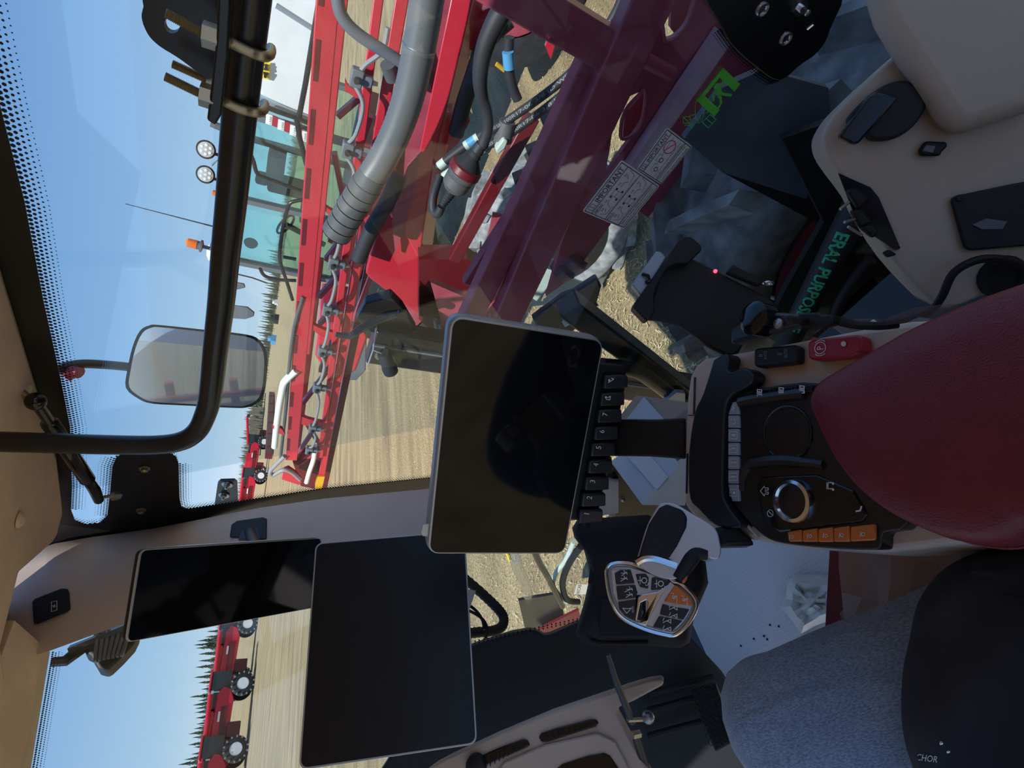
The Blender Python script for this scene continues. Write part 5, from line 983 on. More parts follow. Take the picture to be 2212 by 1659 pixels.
ob('cross_hose', MB().tube([PX(*p, 2.2) for p in [(1100, 80), (1098, 130), (1105, 180), (1118, 215)]], .02, 10, 5), 'rubber', label='short black hose with blue label behind the frame', cat='hose')
ob('blue_tag', MB().tube([PX(1097, 112, 2.18), PX(1100, 148, 2.18)], .022, 10), 'bluelabel', label='blue and white label on the short hose', cat='label')
ob('rear_hose', MB().tube([PX(*p, 2.4) for p in [(1100, 40), (1050, 90), (1020, 170), (1000, 230), (985, 290)]], .035, 12, 5), 'rubber', label='thick black hose behind the hanging plug', cat='hose')
ob('yellow_strap', MB().tube([PX(1072, 138, 2.3), PX(1090, 152, 2.3)], .009, 8), 'gold', label='short yellow strap behind the frame', cat='strap')
ob('white_valve', MB().prism([PX(*p, 1.95) for p in [(1070, 325), (1088, 300), (1098, 305), (1092, 322), (1076, 335)]], (.04, 0, 0)), 'palegreen', label='pale round valve body behind the frame beam', cat='valve', bevel=.006)
ob('filter_body', MB().tube([PX(1096, 262, 2.0), PX(1086, 302, 2.0)], [.03, .036], 14), 'greyrubber', label='grey filter bowl above the pale valve', cat='filter')
for k, (a, b_) in enumerate((((1150, 320), (1180, 400)), ((1180, 250), (1215, 330)), ((1120, 380), (1150, 460)), ((1210, 420), (1235, 470)))):
    ob('valve_block', MB().beam(PX(*a, 2.0+.05*k), PX(*b_, 2.0+.05*k), .09, .05), 'blackplastic', label=['black valve block beside the pale valve body', 'black valve block nearest the printed hoses', 'black valve block against the red brace', 'black valve block nearest the IMPORTANT stickers'][k], cat='valve', group='valve blocks inside the frame', bevel=.006)
# chassis of our own machine, partly hidden below the cab
chs = thing('sprayer_chassis', 'dark chassis of our own sprayer with muddy front tyre below the window', 'chassis', (0, 0, 0))
ob('main_frame', MB().box((0, -1.6, 1.42), 1.5, 6.6, .76), 'blackpaint', chs, bevel=.03)  # unseen box below the cab, added to block light from the left
ob('axle', MB().tube([(-1.5, .42, 1.0), (1.3, .42, 1.0)], .12, 12), 'redpainthaze', chs)
# pale panel, small cylinder, dark rams under the frame
pp_ = chs
ob('cover_sheet', MB().prism([PX(*p, 2.25) for p in [(1122, 628), (1140, 600), (1146, 595), (1152, 605), (1162, 592), (1158, 570), (1182, 555), (1202, 566), (1208, 582), (1222, 598), (1262, 612), (1296, 622), (1288, 640), (1240, 650), (1150, 662), (1145, 642), (1130, 640)]], (.015, 0, 0)), 'palegreen', pp_)
for i in range(9): ob('tape_strip', MB().beam(PX(1170+i*6.5, 650-i*6.6, 2.235), PX(1178+i*6.5, 634-i*6.6, 2.235), .010, .003, V((1, 0, 0))), 'chrome', pp_)
cy_ = thing('small_cylinder', 'small steel cylinder on a black bracket below the cover', 'cylinder', PX(1250, 690, 1.9))
ob('barrel', MB().tube([PX(1228, 694, 1.9), PX(1276, 665, 1.9)], .022, 16), 'steel', cy_); ob('end_cap', MB().tube([PX(1274, 666, 1.9), PX(1290, 656, 1.9)], .012, 10), 'blackpaint', cy_); ob('barrel_end', MB().tube([PX(1218, 700, 1.9), PX(1230, 693, 1.9)], .018, 12), 'palegreen', cy_)
ob('ram_bracket', MB().prism([PX(*p, 2.0) for p in [(1150, 690), (1215, 640), (1240, 632), (1290, 600), (1300, 620), (1285, 670), (1225, 730), (1170, 720)]], (.04, 0, 0)), 'blackpaint', chs, bevel=.01)
ob('drain_boot', MB().lathe(PX(1205, 590, 1.75), PX(1240, 560, 1.75)-PX(1205, 590, 1.75), [(0, .05), (.04, .06), (.06, .045), (.10, .06), (.13, .05)], 18), 'darkred', label='dark folded boot at the end of the lower beam', cat='boot')
# fender strip and tyre
fe = thing('fender_beam', 'red fender beam with sky light painted on its upper face', 'fender', PX(1440, 300, 1.8))
mat('skylitred', (0.55, 0.36, 0.42), 0.5, var=0.08, vscale=15)  # pinkish red: sky light on the upper face painted into the colour
ob('upper_face', MB().prism([PX(*p, 1.665) for p in [(1558, 70), (1592, 98), (1340, 432), (1320, 420)]], (.05, 0, 0)), 'skylitred', fe)
ob('side_face', MB().prism([PX(*p, 1.655) for p in [(1586, 92), (1660, 140), (1400, 470), (1345, 430)]], (.04, 0, 0)), 'redpainthaze', fe)
def wheel(name, label, cx_, cy_, cz_, R, W, nl, rimm, group=None, detail=True, into=None):
    t = into or thing(name, label, 'wheel', (cx_, cy_, 0), group=group); o_ = V((cx_, cy_, cz_)); ax = V((1, 0, 0)); h = W/2
    ty = ob('tyre', MB().lathe(o_-ax*h, ax, [(.04, R*.62), (0, R*.72), (.0, R*.84), (.05, R*.89), (h, R*.90), (W-.05, R*.89), (W, R*.84), (W, R*.72), (W-.04, R*.62)], 64, cap=False), 'tyre', t, sharp=60)
    if detail:
        for i in range(nl):
            for s_ in (-1, 1):
                a0 = 2*math.pi*(i+(0 if s_ > 0 else .5))/nl; pts = []
                ringp = lambda a, x, r: o_+V((x, math.cos(a)*r, math.sin(a)*r))
                A = []
                for u, da in ((.03, 0), (.5, .13), (1.02, .30)):
                    a = a0+da*(12/nl)*1.3; wd = .05*(12/nl)*R**-1*1.2; x = s_*h*u; A.append([ringp(a-wd, x, R*.87), ringp(a+wd, x, R*.87), ringp(a+wd*.7, x, R*1.0 if u < 1 else R*.97), ringp(a-wd*.7, x, R*1.0 if u < 1 else R*.97)])
                ob('tread_lug', MB().loft(A), 'tyre', ty)
    ob('rim', MB().lathe(o_-ax*(h-.02), ax, [(0, R*.62), (.06, R*.58), (.10, R*.3), (.12, .05)], 32).lathe(o_+ax*(h-.02), -ax, [(0, R*.62), (.06, R*.58), (.10, R*.3), (.12, .05)], 32), rimm, t)
    return t
wheel('wheel', '', 1.52, .42, 1.0, 1.0, .42, 18, 'redpainthaze', into=chs)
wheel('outer_wheel', 'grey lugged tyre glimpsed between the red beams', 4.35, 2.55, .82, .82, .46, 16, 'blackpaint')
ob('wheel_well', MB().prism([PX(*p, 1.24) for p in [(1560, 372), (1740, 425), (1800, 330), (1900, 600), (1720, 760), (1640, 720), (1700, 620), (1780, 490)]], (.02, 0, 0)), 'blackplastic', chs)
ob('inner_fender', MB().prism([PX(*p, 1.20) for p in [(1478, 300), (1560, 190), (1650, 150), (1790, 190), (1800, 340), (1740, 430), (1560, 372)]], (.02, 0, 0)), 'fendergrey', chs)
ob('chassis_panel', MB().prism([PX(*p, 1.12) for p in [(1690, 300), (1830, 250), (1960, 640), (1800, 740), (1660, 700), (1700, 620), (1780, 480)]], (.02, 0, 0)), 'blackplastic', chs)
gh_ = thing('printed_hose', 'thick black hose with green printed lettering', 'hose', PX(1700, 700, 1.05))
ga, gb = PX(1830, 488, 1.05), PX(1722, 700, 1.05); ob('hose_run', MB().tube([ga+(ga-gb)*.4, ga, gb, gb+(gb-ga)*.4], .036, 24), 'rubber', gh_)
vs, fs, asp = text2d('ERAL PURPOSE - F', .025); A0, B0 = PX(1830, 488, 1.05), PX(1722, 700, 1.05); tg = (B0-A0).normalized(); out = []
for a, b_ in vs:
    c = A0.lerp(B0, a); v = (CAM-c).normalized(); v = (v-tg*v.dot(tg)).normalized(); sd = v.cross(tg).normalized(); th = (b_-.5)*.9; out.append(c+(v*math.cos(th)+sd*math.sin(th))*.0390)
ob('hose_print', MB().add(out, fs), 'greentext', gh_, flat=True)
ob('small_hose', MB().tube([PX(*p, 1.0) for p in [(1880, 560), (1840, 610), (1810, 660), (1795, 720)]], .018, 10, 4), 'rubber', label='smaller black hose beside the printed hose', cat='hose')
ob('sill', MB().prism([PX(*p, .98) for p in [(1780, 715), (1900, 610), (2010, 640), (2080, 700), (1900, 740)]], (.03, 0, 0)), 'blackplastic', chs, bevel=.004)
# post with grip, ladder beams
ps = thing('ladder_post', 'black upright post with a round grey grip outside', 'post', (2.05, 2.13, .3))
ob('post_tube', MB().box((2.05, 2.10, 1.5), .10, .25, 2.32), 'blackpaint', ps, bevel=.012)
ob('post_edge', MB().beam((1.985, 2.06, 2.66), (1.985, 2.06, .3), .012, .012), 'greytrim', ps)
ob('grip', MB().lathe(PX(828, 762, 1.93), PX(852, 822, 1.93)-PX(828, 762, 1.93), [(0, .028), (.01, .034), (.11, .036), (.115, .039), (.15, .039), (.155, .03)], 20), 'slate', ps); ob('grip_washer', MB().lathe(PX(822, 768, 1.95), (-1, 0, 0), [(0, .03), (.006, .03)], 18), 'steel', ps)
ob('cable_loop', MB().tube([PX(*p, 1.93) for p in [(812, 708), (808, 740), (806, 756), (794, 790)]], .004, 6), 'bezel', ps); ob('cable_loop', MB().tube([PX(*p, 1.93) for p in [(806, 756), (826, 764)]], .004, 6), 'bezel', ps)
lk = thing('latch_arm', 'black bent latch arm above the upright post', 'latch', PX(800, 690, 1.95))
ob('arm_bar', MB().tube([PX(*p, 1.95) for p in [(725, 722), (755, 726), (785, 706), (812, 692), (845, 680), (868, 676)]], [.012, .018, .02, .022, .022, .014], 8, 2), 'blackpaint', lk); ob('arm_pivot', MB().lathe(PX(868, 676, 1.93), (-1, 0, 0), [(0, .025), (.02, .024)], 18), 'blackgloss', lk)
ob('arm_body', MB().prism([PX(*p, 2.05) for p in [(770, 690), (790, 655), (845, 640), (870, 665), (900, 715), (860, 722), (800, 720)]], (.06, 0, 0)), 'blackpaint', lk, bevel=.008)
ob('perforated_step', MB().prism([PX(*p, 2.1) for p in [(812, 640), (818, 624), (842, 632), (846, 650), (825, 660)]], (.01, 0, 0)), 'steel', lk)
ob('ladder_rail', MB().beam(PX(1225, 655, 1.55), PX(1530, 885, 1.55), .10, .10), 'blackpaint', chs, bevel=.01)
ob('ladder_rail', MB().tube([PX(*p, 1.45) for p in [(1300, 790), (1370, 800), (1420, 830), (1480, 880), (1520, 920)]], .035, 10, 4), 'blackpaint', chs)
ob('blue_pad', MB().prism([PX(*p, 1.40) for p in [(1436, 868), (1462, 848), (1480, 850), (1480, 872), (1448, 880)]], (.02, 0, 0)), 'bezelgrey', chs)
# items below the windscreen corner outside
ob('front_hose', MB().tube([PX(*p, 1.15) for p in [(1150, 1180), (1165, 1215), (1185, 1250), (1205, 1290), (1215, 1310)]], .02, 12, 5), 'blackgloss', label='glossy black hose below the monitor corner', cat='hose')
ob('front_hose', MB().tube([PX(*p, 1.2) for p in [(1240, 1170), (1222, 1210), (1200, 1240), (1196, 1270), (1225, 1300)]], .016, 12, 5), 'palegreen', label='pale green hose loop below the monitor corner', cat='hose')
ob('wire_bundle', MB().tube([PX(*p, 1.18) for p in [(1255, 1180), (1230, 1215), (1215, 1260), (1225, 1295), (1250, 1300)]], .022, 10, 5), 'blackplastic', label='black wire bundle beside the soft bag', cat='cable')
ob('foot_bracket', MB().prism([PX(*p, 1.25) for p in [(1120, 1298), (1150, 1292), (1195, 1285), (1215, 1310), (1218, 1330), (1195, 1345), (1150, 1365), (1135, 1362)]], (.02, 0, 0)), 'blackpaint', chs)
ob('clear_tube', MB().tube([PX(*p, 1.22) for p in [(1112, 1205), (1120, 1230), (1135, 1260), (1140, 1285)]], .035, 10, 4), 'film', label='pale wrinkled tube under the monitor corner', cat='tube')
ob('yellow_stake', MB().tube([PZ(1090, 1180, .02), PZ(1102, 1212, .02)], .02, 8), 'yellow', label='thin yellow marker stake on the straw below the monitor', cat='marker')
ob('red_step', MB().prism([PX(*p, 1.2) for p in [(1163, 1362), (1185, 1350), (1250, 1318), (1256, 1342), (1200, 1368), (1178, 1374)]], (.02, 0, 0)), 'darkred', chs)
wt_ = thing('paper_tag', 'cream tag with hand written letters behind the bag', 'tag', PX(1250, 1275, 1.1))
q = Quad(PX(1240, 1284, 1.1), PX(1246, 1262, 1.1), PX(1275, 1262, 1.1), PX(1275, 1284, 1.1)); ob('tag_card', MB().prism([q(0, 0), q(1, 0), q(1, 1), q(0, 1)], -q.n*.002), 'creamcard', wt_); g_ = MB(); q.text(g_, 'W/CAB', .05, .1, .95, .35); ob('tag_writing', g_, 'ink', wt_, flat=True)
# tank of our own machine behind the cab (shows in the mirror)
tk = thing('sprayer_tank', 'grey steel tank of our sprayer behind the cab', 'tank', (0, -2.6, 1.4))
ob('tank_shell', MB().lathe((0, -5.2, 2.35), (0, 1, 0), [(0, .6), (.25, .98), (.5, 1.05), (3.2, 1.05), (3.45, .98), (3.65, .6)], 40), 'tankwhite', tk)
for k_ in range(7): ob('rack_beam', MB().beam((1.5+.12*k_, -1.35, 1.9), (1.55+.11*k_, -1.35, 3.5), .05, .05), 'redpaint', tk)
for z_ in (2.1, 2.6, 3.1, 3.5): ob('rack_rail', MB().beam((1.4, -1.4, z_), (2.4, -1.4, z_-.1), .07, .07), 'redpaint', tk)
ob('tank_saddle', MB().box((0, -3.4, 1.2), 1.5, 3.0, .4), 'redpainthaze', tk)
# ================================================================== the neighbouring sprayer
NXp = 8.0
def N(px, py, x=NXp): return PX(px, py, x)
nb = thing('parked_sprayer', 'red sprayer with white tank parked beyond the boom', 'sprayer', (9, 5, 0))
tpx = [(500, -120), (715, -120), (722, 120), (708, 262), (690, 268), (560, 208), (528, 120)]
ob('tank', MB().prism([N(*p, 7.8) for p in tpx], (1.6, 0, 0)), 'tankwhite', nb, bevel=.08, seg=4)
ob('tank_edge', MB().tube([N(*p, 7.76) for p in [(560, 214), (620, 238), (700, 268)]], .035, 10), 'bezel', nb)
ob('tank_band', MB().tube([N(*p, 7.79) for p in [(596, 12), (640, 40), (700, 78)]], .03, 8), 'bezelgrey', nb)
ob('tank_label', MB().prism([N(*p, 7.77) for p in [(568, 134), (584, 134), (581, 172), (565, 168)]], (-.01, 0, 0)), 'yellow', nb)
g_ = MB(); q = Quad(N(567, 168, 7.74), N(570, 136, 7.74), N(582, 138, 7.74), N(579, 170, 7.74)); q.line(g_, [(.1, .5), (.35, .3), (.35, .8), (.1, .5)], .03, .004); q.line(g_, [(.6, .3), (.9, .6)], .03, .004); q.line(g_, [(.6, .7), (.9, .3)], .03, .004); ob('label_print', g_, 'ink', nb, flat=True)
for pts in ([(700, -60), (660, 180), (646, 252)], [(566, 228), (610, 244), (646, 256), (690, 276)], [(640, 252), (648, 300), (662, 355), (672, 385)]): ob('guard_pipe', MB().tube([N(*p, 7.6) for p in pts], .035, 10), 'blackpaint', nb)
for i, (x, y, s_) in enumerate([(580, 256, '1300'), (606, 268, '1200'), (632, 280, '1100'), (655, 292, '1000')]):
    q = Quad(N(x-7, y+11, 7.72), N(x-5, y-11, 7.72), N(x+9, y-6, 7.72), N(x+7, y+15, 7.72)); gw = ob('gauge_block', MB().prism([q(0, 0), q(1, 0), q(1, 1), q(0, 1)], -q.n*.02), 'white', nb)
    g_ = MB(); q.text(g_, s_, .12, .6, .88, .9, .01); ob('gauge_number', g_, 'ink', gw, flat=True)
    q2 = Quad(N(x+7, y+15, 7.72), N(x+9, y-6, 7.72), N(x+21, y-1, 7.72), N(x+19, y+20, 7.72)); ob('gauge_block', MB().prism([q2(0, 0), q2(1, 0), q2(1, 1), q2(0, 1)], -q2.n*.02), 'redplastic', nb)
# cab
y0, y1 = 4.15, 6.95
ob('cab_roof', MB().prism([V((8.0, y0, 3.80)), V((9.9, y0, 3.80)), V((9.9, y1+.15, 3.93)), V((8.0, y1+.15, 3.93))], (0, 0, .15)), 'redpaint', nb, bevel=.05)
ob('roof_lining', MB().prism([V((8.03, y0, 3.84)), V((9.85, y0, 3.84)), V((9.85, y1, 3.84)), V((8.03, y1, 3.84))], (0, 0, .10)), 'greytrim', nb)
for (x, y, w_) in ((8.05, 4.25, .12), (8.05, 5.62, .10), (8.05, 6.85, .12), (9.8, 4.25, .12), (9.8, 5.6, .10), (9.8, 6.85, .12)): ob('cab_post', MB().beam((x, y, 2.0), (x, y, 3.9), w_, .08, V((0, 1, 0))), 'greytrim', nb)
for a, b_ in (((8.04, 4.3), (8.04, 5.57)), ((8.04, 5.67), (8.04, 6.8)), ((9.82, 4.3), (9.82, 6.8)), ((8.1, 6.9), (9.75, 6.9))):
    d = V((b_[0]-a[0], b_[1]-a[1], 0)).normalized(); ob('cab_pane', MB().prism([V((*a, 2.2)), V((*b_, 2.2)), V((*b_, 3.86)), V((*a, 3.86))], V((-d.y, d.x, 0))*.01), 'cabglass', nb)
ob('cab_lower', MB().box((8.9, 5.5, 2.0), 1.8, 2.7, .5), 'darkred', nb, bevel=.03)
ob('cab_seat', MB().box((8.8, 5.95, 2.75), .5, .5, .3).box((8.8, 5.68, 3.1), .45, .14, .7).box((8.8, 5.66, 3.54), .28, .12, .2), 'seatdark', nb, bevel=.05)
ob('cab_wheel', MB().ring((8.8, 6.45, 3.1), (0, -.6, .8), .2, .02, 24, 6).tube([(8.8, 6.45, 3.1), (8.8, 6.7, 2.4)], .05, 8), 'seatdark', nb); ob('cab_screen', MB().box((8.4, 5.1, 3.35), .25, .35, .25), 'seatdark', nb)
ob('cab_disc', MB().lathe(N(542, 525, 8.3), (-1, 0, 0), [(0, .11), (.02, .10)], 20), 'greytrim', nb)
for pts in ([(542, 335), (548, 350), (556, 375), (578, 386), (650, 412)], [(655, 432), (632, 436), (622, 448), (610, 500), (604, 550), (608, 575), (620, 610), (632, 648)], [(612, 555), (640, 560)], [(562, 580), (572, 596), (600, 604), (640, 606)]): ob('hand_rail', MB().tube([N(*p, 7.6) for p in pts], .028, 10, 4), 'blackpaint', nb)
ob('wiper', MB().tube([N(*p, 7.9) for p in [(512, 592), (545, 600), (578, 612)]], .012, 6), 'blackpaint', nb)
for k, p in enumerate(((445, 323), (444, 377))):
    c = N(*p, 8.0); d = (CAM-c).normalized(); lt = ob('roof_lamp', MB().lathe(c, d, [(-.10, .06), (-.03, .12), (.03, .125), (.035, .11)], 24), 'blackplastic', nb); ob('lamp_lens', MB().lathe(c, d, [(.02, .112), (.038, .10), (.045, .04)], 24), 'lens', lt)
    for j in range(7):
        a = j*math.pi/3; _, sx, sy = frame(d); r = 0 if j == 6 else .06; ob('lamp_cell', MB().lathe(c+d*.042+sx*r*math.cos(a)+sy*r*math.sin(a), d, [(0, .022), (.006, .016)], 10), 'white', lt)
    ob('lamp_bracket', MB().tube([c-d*.05, N(p[0]+14, p[1]+8, 8.0), N(p[0]+28, p[1]+12, 8.05)], .022, 8), 'blackpaint', lt)
ob('lamp_brace', MB().tube([N(458, 357, 8.0), N(470, 346, 8.0), N(474, 366, 8.0)], .012, 6), 'blackpaint', nb)
c = N(428, 528, 8.2); bc_ = ob('beacon', MB().lathe(N(440, 533, 8.2), (0, -.1, 1), [(-.12, .03), (0, .03), (.02, .10), (.05, .10), (.06, .07), (.10, .07)], 20), 'greytrim', nb); ob('beacon_dome', MB().lathe(N(440, 533, 8.2)+V((0, -.01, .10)), (0, -.1, 1), [(0, .075), (.13, .07), (.16, .03)], 20), 'amber', bc_)
ob('side_marker', MB().lathe(N(468, 418, 8.05), (0, -.1, 1), [(-.02, .04), (.05, .038), (.06, .02)], 14), 'amber', nb)
ob('antenna', MB().tube([N(464, 490, 8.4), N(270, 440, 8.4)], [.012, .005], 6), 'ink', nb); ob('gps_dome', MB().lathe(N(462, 545, 8.4)-ZV(.02), (0, 0, 1), [(0, .17), (.08, .16), (.12, .08), (.13, .02)], 20), 'white', nb)
ob('exhaust', MB().tube([N(476, 275, 8.6), N(455, 266, 8.6)], .05, 12), 'greytrim', nb)
for k, (a, pts) in enumerate((((480, 615), [(508, 610), (528, 614), (530, 622), (512, 626), (500, 620)]), ((470, 668), [(500, 660), (535, 664), (550, 676), (548, 684), (530, 690), (498, 688)]))):
    ob('mirror_head', MB().prism([N(*p, 7.7+.3*k) for p in pts], (.05, .02, 0)), 'greytrim', nb, bevel=.015)
    ob('mirror_stay', MB().tube([N(*a, 7.8+.3*k), N(pts[0][0]+8, sum(p[1] for p in pts)/len(pts), 7.75+.3*k)], .02, 8), 'blackpaint', nb)
ob('hood', MB().prism([N(*p, 7.9) for p in [(690, 700), (720, 700), (790, 715), (795, 730), (770, 800), (740, 820), (700, 800), (680, 770)]], (1.2, 0, 0)), 'redpaint', nb, bevel=.05)
ob('hood_skirt', MB().prism([N(*p, 7.92) for p in [(786, 725), (792, 735), (790, 800), (770, 822), (735, 822), (760, 800)]], (1.2, 0, 0)), 'greytrim', nb, bevel=.02)
ob('chassis', MB().box((8.9, 3.6, 1.35), 1.0, 7.0, .35), 'darkred', nb)
for (x, y) in ((8.1, 7.2), (8.1, 1.6), (10.1, 7.2), (10.1, 1.6)):
    o_ = V((x, y, .95)); ob('wheel_tyre', MB().lathe(o_-V((.2, 0, 0)), (1, 0, 0), [(0, .55), (0, .85), (.05, .95), (.35, .95), (.4, .85), (.4, .55)], 40, cap=False), 'tyredark', nb)
    ob('wheel_rim', MB().lathe(o_-V((.16, 0, 0)), (1, 0, 0), [(0, .55), (.1, .3), (.12, .05)], 24), 'redpainthaze', nb)
# ================================================================== far machines
mat('redfar', (0.55, 0.014, 0.035), 0.3); mat('farblack', (0.02, 0.022, 0.026), 0.7); mat('farglass', (0.02, 0.03, 0.035), 0.1)
def combine(label, pos, yaw, s=1.0, auger=False, first=[None]):
    t = thing('combine', label, 'combine', pos, group='combines parked across the field')
    ca, sa_ = math.cos(yaw), math.sin(yaw)
    def W(x, y, z): return V(pos)+V((ca*x-sa_*y, sa_*x+ca*y, z))*s
    def BXx(nm, x0, x1, y0_, y1_, z0, z1, m_, bev=.06):
        return ob(nm, MB().prism([W(x0, y0_, z0), W(x1, y0_, z0), W(x1, y1_, z0), W(x0, y1_, z0)], (0, 0, (z1-z0)*s)), m_, t, bevel=bev)
    ob('body', MB().prism([W(x, -1.5, z) for x, z in [(-4, 1.5), (-3.6, 1.2), (-1.8, 1.7), (1.2, 1.6), (2.0, 1.9), (2.2, 2.6), (1.6, 3.0), (-2.6, 3.15), (-3.9, 2.7)]], V((-sa_, ca, 0))*3*s), 'redfar', t, bevel=.08)
    BXx('side_panel', -2.4, .6, -1.56, -1.5, 2.0, 2.5, 'darkred', .01); BXx('decal', -.6, .2, -1.60, -1.56, 2.55, 2.72, 'white', .005)
    BXx('engine_deck', .4, 1.8, -1.2, 1.2, 2.9, 3.35, 'farblack'); BXx('grain_tank', -3.0, .3, -1.45, 1.45, 3.1, 3.6, 'redfar')
    BXx('cab', 2.0, 3.6, -1.0, 1.0, 1.9, 3.6, 'farglass'); BXx('cab_roof', 1.9, 3.7, -1.1, 1.1, 3.6, 3.78, 'redfar'); BXx('feeder', 3.4, 4.6, -.6, .6, .8, 1.9, 'darkred')
    ob('unload_tube', MB().tube([W(1.6, -1.65, 3.55), W(-3.6, -1.65, 3.4)] if not auger else [W(1.6, -1.65, 3.55), W(6.5, -1.65, 4.3)], .2*s, 12), 'redfar', t)
    ob('tube_spout', MB().tube([W(-3.6, -1.65, 3.4), W(-4.2, -1.65, 3.05)] if not auger else [W(6.5, -1.65, 4.3), W(7.0, -1.65, 4.0)], [.2*s, .26*s], 10), 'farblack', t)
    ob('chopper', MB().prism([W(x, -1.2, z) for x, z in [(-4.0, 1.4), (-4.9, 1.2), (-4.9, 1.7), (-4.0, 2.4)]], V((-sa_, ca, 0))*2.4*s), 'farblack', t)
    ob('aerial', MB().tube([W(1.2, -1.0, 3.3), W(1.0, -1.0, 4.6)], .03*s, 6), 'farblack', t)
    for x, r in ((2.3, 1.0), (-2.7, .8)):
        for yy in (-1.75, 1.35):
            o_ = W(x, yy, r); ax = V((-sa_, ca, 0)); wl_ = ob('wheel', MB().lathe(o_, ax, [(0, r*.5*s), (0, r*.85*s), (.08*s, r*s), (.42*s, r*s), (.5*s, r*.85*s), (.5*s, r*.5*s)], 28, cap=False), 'farblack', t)
            ob('wheel_rim', MB().lathe(o_+ax*.02, ax, [(0, r*.52*s), (.08, r*.3*s), (.1, .05)], 20), 'tankwhite', wl_)
            if yy < 0:
                for k in range(14):
                    a = 2*math.pi*k/14; e_ = V((ca*math.cos(a), sa_*math.cos(a), math.sin(a))); ob('wheel_lug', MB().beam(o_+e_*(r*.86*s)-ax*.02, o_+e_*(r*1.02*s)-ax*.02, .12*s, .1*s, ax), 'tyre', wl_)
    return t
def gp(px, py): return PZ(px, py, 0)
def place(px, py, lab, **k):
    p = gp(px, py); yaw = math.atan2(p.y, p.x)-math.pi/2+R_(6); combine(lab, p, yaw, **k)
place(549, 1400, 'red combine nearest the pillar display in the parked row', s=1.02)
place(541, 1540, 'red combine in the middle of the parked row', s=1.02)
place(527, 1690, 'red combine nearest the frame edge in the parked row', s=1.02)
place(573, 1062, 'red combine behind the bolt bracket', s=1.05)
place(579, 985, 'red combine with raised unloading tube beyond the boom tip', s=1.05, auger=True)
hp0 = gp(590, 925); hp1 = gp(586, 858); hx = (hp1-hp0); hl = hx.length
hd_ = thing('harvest_header', 'long red harvesting header lying on the field', 'header', hp0)
a, b_ = gp(590, 985)+ZV(.6), gp(593, 852)+ZV(.6)
ob('header_frame', MB().beam(a, b_, 1.0, 1.0), 'darkred', hd_)
for i in range(6): c = a.lerp(b_, (i+.5)/6); v = (CAM-c).normalized(); ob('header_shield', MB().box(c+v*.6, 1.2, .3, .9), 'redfar', hd_, bevel=.05)
ob('reel', MB().tube([a+ZV(1.2), b_+ZV(1.2)], .08, 8), 'farblack', hd_)
for i in range(16): c = a.lerp(b_, i/15)+ZV(1.2); ob('reel_tine', MB().beam(c, c+ZV(.5), .06, .06), 'farblack', hd_)
# ================================================================== trees
def spruce(i):
    mb = MB(); rr = random.Random(i); n = 8
    for k in range(11):
        z0 = 1.2+8.4*k/11; r = (1.9*(1-k/11.5))*rr.uniform(.75, 1.1); vs = [V((0, 0, z0+1.35))]
        m_ = 14
        for j in range(m_): a = 2*math.pi*j/m_+k; q = r*(1.0 if j % 2 else .55)*rr.uniform(.7, 1.15); vs.append(V((q*math.cos(a), q*math.sin(a), z0-.25*rr.random()-(.25 if j % 2 else 0))))
        mb.add(vs, [(0, j+1, (j+1) % m_+1) for j in range(m_)])
    return mb
protos = []
for i in range(3):
    mb = spruce(i); me = bpy.data.meshes.new('crown'); me.from_pydata([tuple(p) for p in mb.v], [], mb.f); me.materials.append(M['spruce'])
    tb = MB().tube([(0, 0, -.1), (0, 0, 2), (0, 0, 9.5)], [.16, .13, .03], 6); tm_ = bpy.data.meshes.new('trunk'); tm_.from_pydata([tuple(p) for p in tb.v], [], tb.f); tm_.materials.append(M['bark']); protos.append((me, tm_))
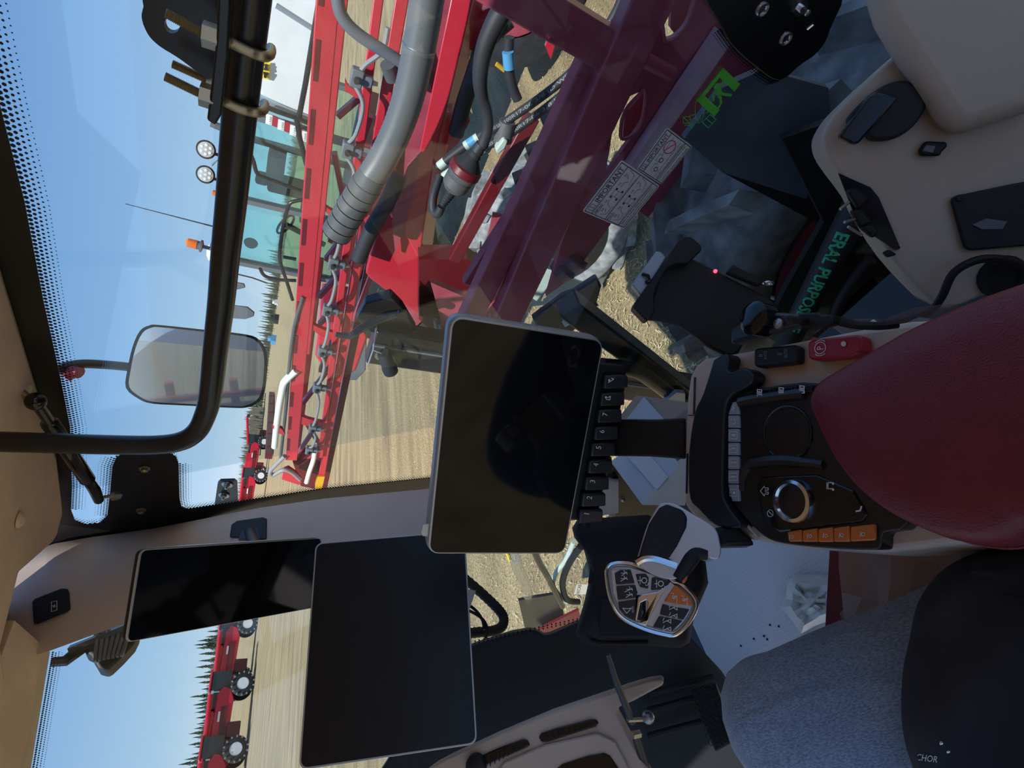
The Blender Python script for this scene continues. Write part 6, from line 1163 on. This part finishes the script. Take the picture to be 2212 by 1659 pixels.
def spruce_at(p, h, k, far=False):
    e = bpy.data.objects.new('spruce_tree', None); COL.objects.link(e); e.location = p; s_ = h/10.8; e.scale = (s_*1.0, s_*1.0, s_); e.rotation_euler = (0, 0, random.uniform(0, 6))
    setp(e, 'small distant spruce beyond the boom and the side mirror' if far else 'dark spruce in the tree line behind the parked combines', 'tree', 'distant spruces beyond the boom' if far else 'spruces behind the combines')
    for nm, me in (('crown', protos[k % 3][0]), ('trunk', protos[k % 3][1])): o = bpy.data.objects.new(nm, me); COL.objects.link(o); o.parent = e
def hor(y): return 585-.14*(y-663)
k = 0
y = 1740.0
while y > 1290:
    d = random.uniform(185, 225); az = ray(hor(y), y); az.z = 0; az.normalize(); spruce_at(CAM.xy.to_3d()+az*d, random.uniform(7.5, 11.5), k); k += 1; y -= random.uniform(6, 15)
y = 990.0
while y > 540:
    d = random.uniform(300, 380); az = ray(hor(y), y); az.z = 0; az.normalize(); spruce_at(CAM.xy.to_3d()+az*d, random.uniform(6.5, 10.5), k, True); k += 1; y -= random.uniform(4, 8)
br = MB()
for (ya, yb, da, db, hh, n_) in ((1760, 1280, 190, 230, 6.5, 2600), (1280, 880, 240, 300, 7.0, 2200), (880, 200, 380, 440, 6.0, 1800)):
    for i in range(n_):
        y = random.uniform(yb, ya); d = random.uniform(da, db); az = ray(hor(y), y); az.z = 0; az.normalize(); c = V((az.x*d, az.y*d, 0)); h = hh*random.uniform(.3, 1.0); w_ = random.uniform(.15, .7); sd = V((-az.y, az.x, 0))*w_
        br.add([c-sd, c+sd, c+sd*random.uniform(-2.5, 2.5)+ZV(h)], [(0, 1, 2)])
ob('brush_row', br, 'brush', label='bare brush and saplings along the field edge', cat='brush', kind='stuff', flat=True)
for k_, (px, py) in enumerate([(598, 690), (592, 735), (596, 655)]):
    p = gp(px+4, py); ob('far_machine', MB().box(p+ZV(.79), 3.0, 2.0, 1.6).box(p+V((.4, 0, 2.2)), 1.2, 1.6, 1.0), ['farblack', 'bluelabel', 'tankwhite'][k_], label=['small dark machine far off at the tree line', 'small blue machine far off at the tree line', 'small pale machine far off at the tree line'][k_], cat='vehicle', bevel=.05)
